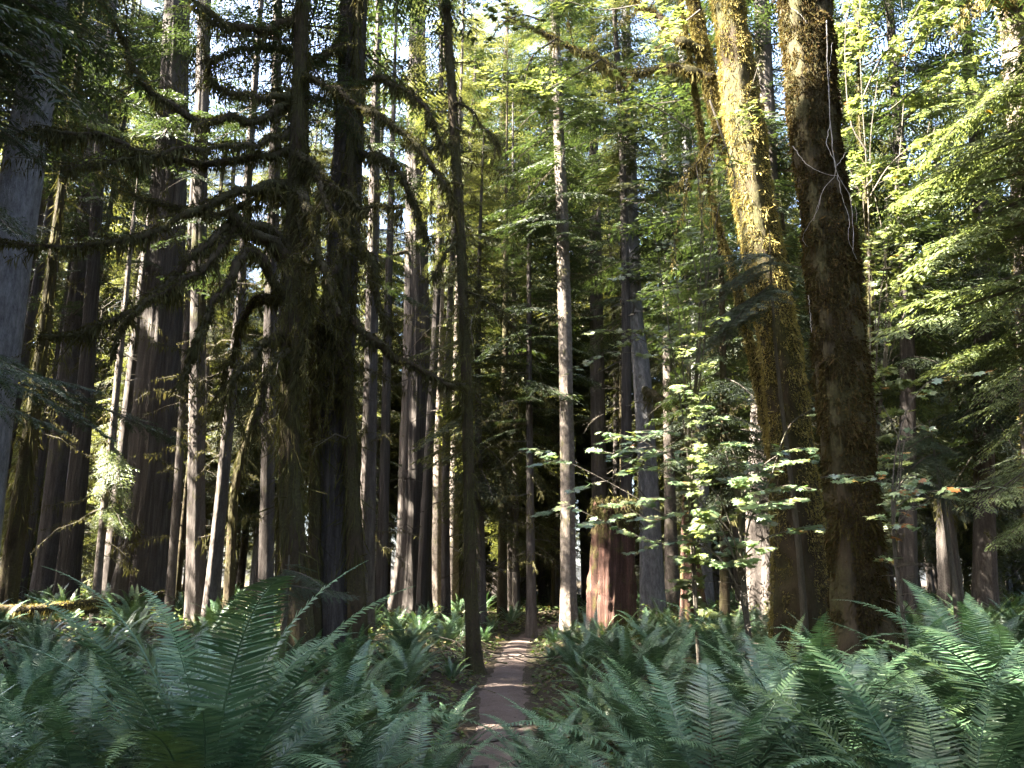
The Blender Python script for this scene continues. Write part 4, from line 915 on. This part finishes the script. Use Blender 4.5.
# ------------------------------------------------------------------ forest beyond and around
def copy_tree(t, loc, rot, sc, label=None, group=None):
    r_ = t.copy(); COL.objects.link(r_); r_.location = loc; r_.rotation_euler = (0, 0, rot); r_.scale = sc
    if label: r_['label'] = label
    if group: r_['group'] = group
    for ch in list(t.children):
        c_ = ch.copy(); COL.objects.link(c_); c_.parent = r_
    return r_
def proto(seed, H, r0, h0, n, Lmax, lod, mat, needles, twigs=10, shape=.75, kind='conifer_tree'):
    rg = np.random.default_rng(seed); t = thing(kind, 'x', C1 if kind == 'conifer_tree' else 'young conifer', (0, 0, 0))
    zz = np.linspace(-.4, H, 10); m = MB(); c, rr = trunk(m, np.stack([.15 * np.sin(zz * .2 + seed), .15 * np.cos(zz * .17), zz], -1), r0 * (1 - (zz / H).clip(0, 1)) ** .8 + .02, 18, .5, rg=rg, flare=.2)
    m.build('trunk', M[mat], t, (0, 0, 0), smooth=True); H = H
    m = crown(axis_of(c), h0, H, Lmax, n, lod, rg, cull=False, shape=.55, pit=(-.75, -.1))
    if twigs: dead_twigs(c, rr, 2, h0 + 2, twigs, rg, L=(.5, 2), thick=.016, mb=m)
    m.build('crown', [M[needles], M['twig']], t, (0, 0, 0))
    return t
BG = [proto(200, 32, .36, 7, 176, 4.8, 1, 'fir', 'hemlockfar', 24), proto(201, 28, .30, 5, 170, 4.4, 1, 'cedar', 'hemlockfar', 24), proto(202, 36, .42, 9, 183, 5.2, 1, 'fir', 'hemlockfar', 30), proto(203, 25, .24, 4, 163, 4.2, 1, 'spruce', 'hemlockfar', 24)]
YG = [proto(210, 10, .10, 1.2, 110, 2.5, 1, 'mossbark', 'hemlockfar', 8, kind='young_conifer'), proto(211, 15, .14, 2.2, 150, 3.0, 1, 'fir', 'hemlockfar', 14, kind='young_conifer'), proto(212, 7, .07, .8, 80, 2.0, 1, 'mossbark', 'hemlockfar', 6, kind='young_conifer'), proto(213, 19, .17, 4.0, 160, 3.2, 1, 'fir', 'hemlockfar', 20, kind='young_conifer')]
brg = np.random.default_rng(301)
def in_frame(x, y): return y > 3 and abs(x) < .64 * y + .5
used = [0] * 8
def rayhit(x, y, rad, H, tmin):
    rel = np.array([x, y]) - LP[:, :2]; sh = np.linalg.norm(SUN[:2]); u = SUN[:2] / sh
    a = rel @ u; pr = np.abs(rel[:, 0] * u[1] - rel[:, 1] * u[0]); z = LP[:, 2] + a / sh * SUN[2]
    return bool(((a > tmin) & (pr < rad) & (z < H)).any())
def drop(lst, x, y, s, label, group):
    k = int(brg.integers(len(lst))); t = lst[k]
    copy_tree(t, (x, y, float(g(x, y))), brg.uniform(0, 6.28), (s * brg.uniform(.9, 1.1), s * brg.uniform(.9, 1.1), s), label, group)
pos = []
def ok_pos(x, y, r_): return all((x - a) ** 2 + (y - b) ** 2 > r_ * r_ for a, b in pos)
for k in range(2600):
    if len(pos) >= 85: break
    y = 36 + 42 * brg.uniform() ** 1.1; x = brg.uniform(-1, 1) * (.68 * y + 3)
    gap = abs(x / y * F + 512 - 500) < 16 and y < 44
    if rayhit(x, y, 2.6, 30, .5): continue
    if x < .05 * y and brg.uniform() < .55 or x > .05 * y and brg.uniform() < .2: continue
    if gap or not ok_pos(x, y, 3.4 + y * .012): continue
    pos.append((x, y)); sd = 'left' if x < -y * .12 else ('right' if x > y * .12 else 'middle')
    drop(BG, x, y, brg.uniform(.85, 1.25), {'left': 'tall distant conifer in the bright forest beyond the left trunks', 'right': 'tall distant conifer in the dim forest beyond the right trunks', 'middle': 'tall distant conifer beyond the end of the trail'}[sd], 'distant tall conifers')
for x_, y_ in ((-.5, 46), (-2.6, 51), (.9, 57)):
    pos.append((x_, y_)); drop(BG[:1] + BG[2:3], x_, y_, 1.15, 'tall distant conifer beyond the end of the trail', 'distant tall conifers')
pos2 = []
for k in range(2500):
    if len(pos2) >= 110: break
    y = 25 + 45 * brg.uniform(); x = brg.uniform(-1, 1) * (.66 * y + 2)
    if y < 34 and any((x - a) ** 2 + (y - b) ** 2 < 2.2 for a, b, _ in tb): continue
    if any((x - a) ** 2 + (y - b) ** 2 < 5 for a, b in pos2) or abs(x - float(pathx(y))) < 1.5: continue
    if rayhit(x, y, 2.0, 12, .5): continue
    pos2.append((x, y)); sd = 'left' if x < 0 else 'right'
    drop(YG, x, y, brg.uniform(.7, 1.3), {'left': 'bushy young conifer under the tall trees left of the trail', 'right': 'bushy young conifer under the tall trees right of the trail'}[sd], 'understory conifers')
for k in range(3000):
    if len(pos2) >= 188: break
    y = 52 + 48 * brg.uniform(); x = brg.uniform(-.72, .72) * y
    if x < -.08 * y and brg.uniform() < .6: continue
    if any((x - a) ** 2 + (y - b) ** 2 < 7 for a, b in pos2) or rayhit(x, y, 2.0, 12, .5): continue
    pos2.append((x, y))
    drop(YG[:2] + YG[3:], x, y, brg.uniform(.8, 1.3), 'bushy conifer far back in the forest between the distant trunks', 'far understory conifers')
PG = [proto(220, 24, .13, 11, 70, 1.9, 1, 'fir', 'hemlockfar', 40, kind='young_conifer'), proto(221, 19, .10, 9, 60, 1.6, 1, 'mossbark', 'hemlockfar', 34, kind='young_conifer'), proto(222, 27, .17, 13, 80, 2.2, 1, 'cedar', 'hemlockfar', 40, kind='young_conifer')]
npg = 0
for k in range(900):
    if npg >= 52: break
    y = 23 + 26 * brg.uniform(); x = brg.uniform(-.62, .5) * y
    if abs(x - float(pathx(y))) < 1.2 or any((x - a) ** 2 + (y - b) ** 2 < 1.2 for a, b, _ in tb) or rayhit(x, y, .3, 20, .3): continue
    npg += 1
    drop(PG, x, y, brg.uniform(.8, 1.2), 'thin dark pole of a tree crowded between the larger trunks ' + ('left of the trail' if x < 0 else 'right of the trail'), 'thin crowded trees')
for t in BG + YG + PG:
    for c_ in list(t.children): bpy.data.objects.remove(c_)
    bpy.data.objects.remove(t)
# unseen forest trees, added and spaced round the view to shade it
ng = 0
for gx in np.arange(-44, 34, 4.3):
    for gy in np.arange(-24, 36, 4.3):
        x = gx + brg.uniform(-1.6, 1.6); y = gy + brg.uniform(-1.6, 1.6)
        if in_frame(x * .86, y) or math.hypot(x, y) < 9 or (y < 3 and abs(x) < 4): continue
        if x < -11 and y > 23 + .33 * (-12 - x): continue
        if y < 4 and y > -11 and abs(x) < 9: continue
        if x > 6 and brg.uniform() < .45 or y < -8 and x > -4 and brg.uniform() < .6: continue
        if any((x - a) ** 2 + (y - b) ** 2 < 3 for a, b, _ in tb): continue
        H = brg.uniform(29, 42) if x < 0 else brg.uniform(24, 34)
        if rayhit(x, y, .45, H, 0): continue
        base = np.array([x, y, float(g(x, y))]); t = thing('conifer_tree', 'tall conifer added to keep the sun off the maple and cedar trunks', C1, base, 'surrounding conifers')
        rg = np.random.default_rng(int(1000 + ng)); ng += 1
        zz = np.linspace(base[2] - .3, H, 8); m = MB(); c, rr = trunk(m, np.stack([x + .2 * np.sin(zz * .2), y + 0 * zz, zz], -1), np.linspace(.36, .03, 8), 14, .6, rg=rg); m.build('trunk', M['fir'], t, base, smooth=True)
        crown(axis_of(c), H * .2, H, 5.0, 140, (0 if math.hypot(x, y) < 15 else 1) if (y > 3 and abs(x) < .64 * y + 7) else 2, rg, shape=.5).build('crown', [M['hemlock'], M['twig']], t, base)
print('ferns', nfern, 'bg', len(pos), len(pos2), 'around', ng)
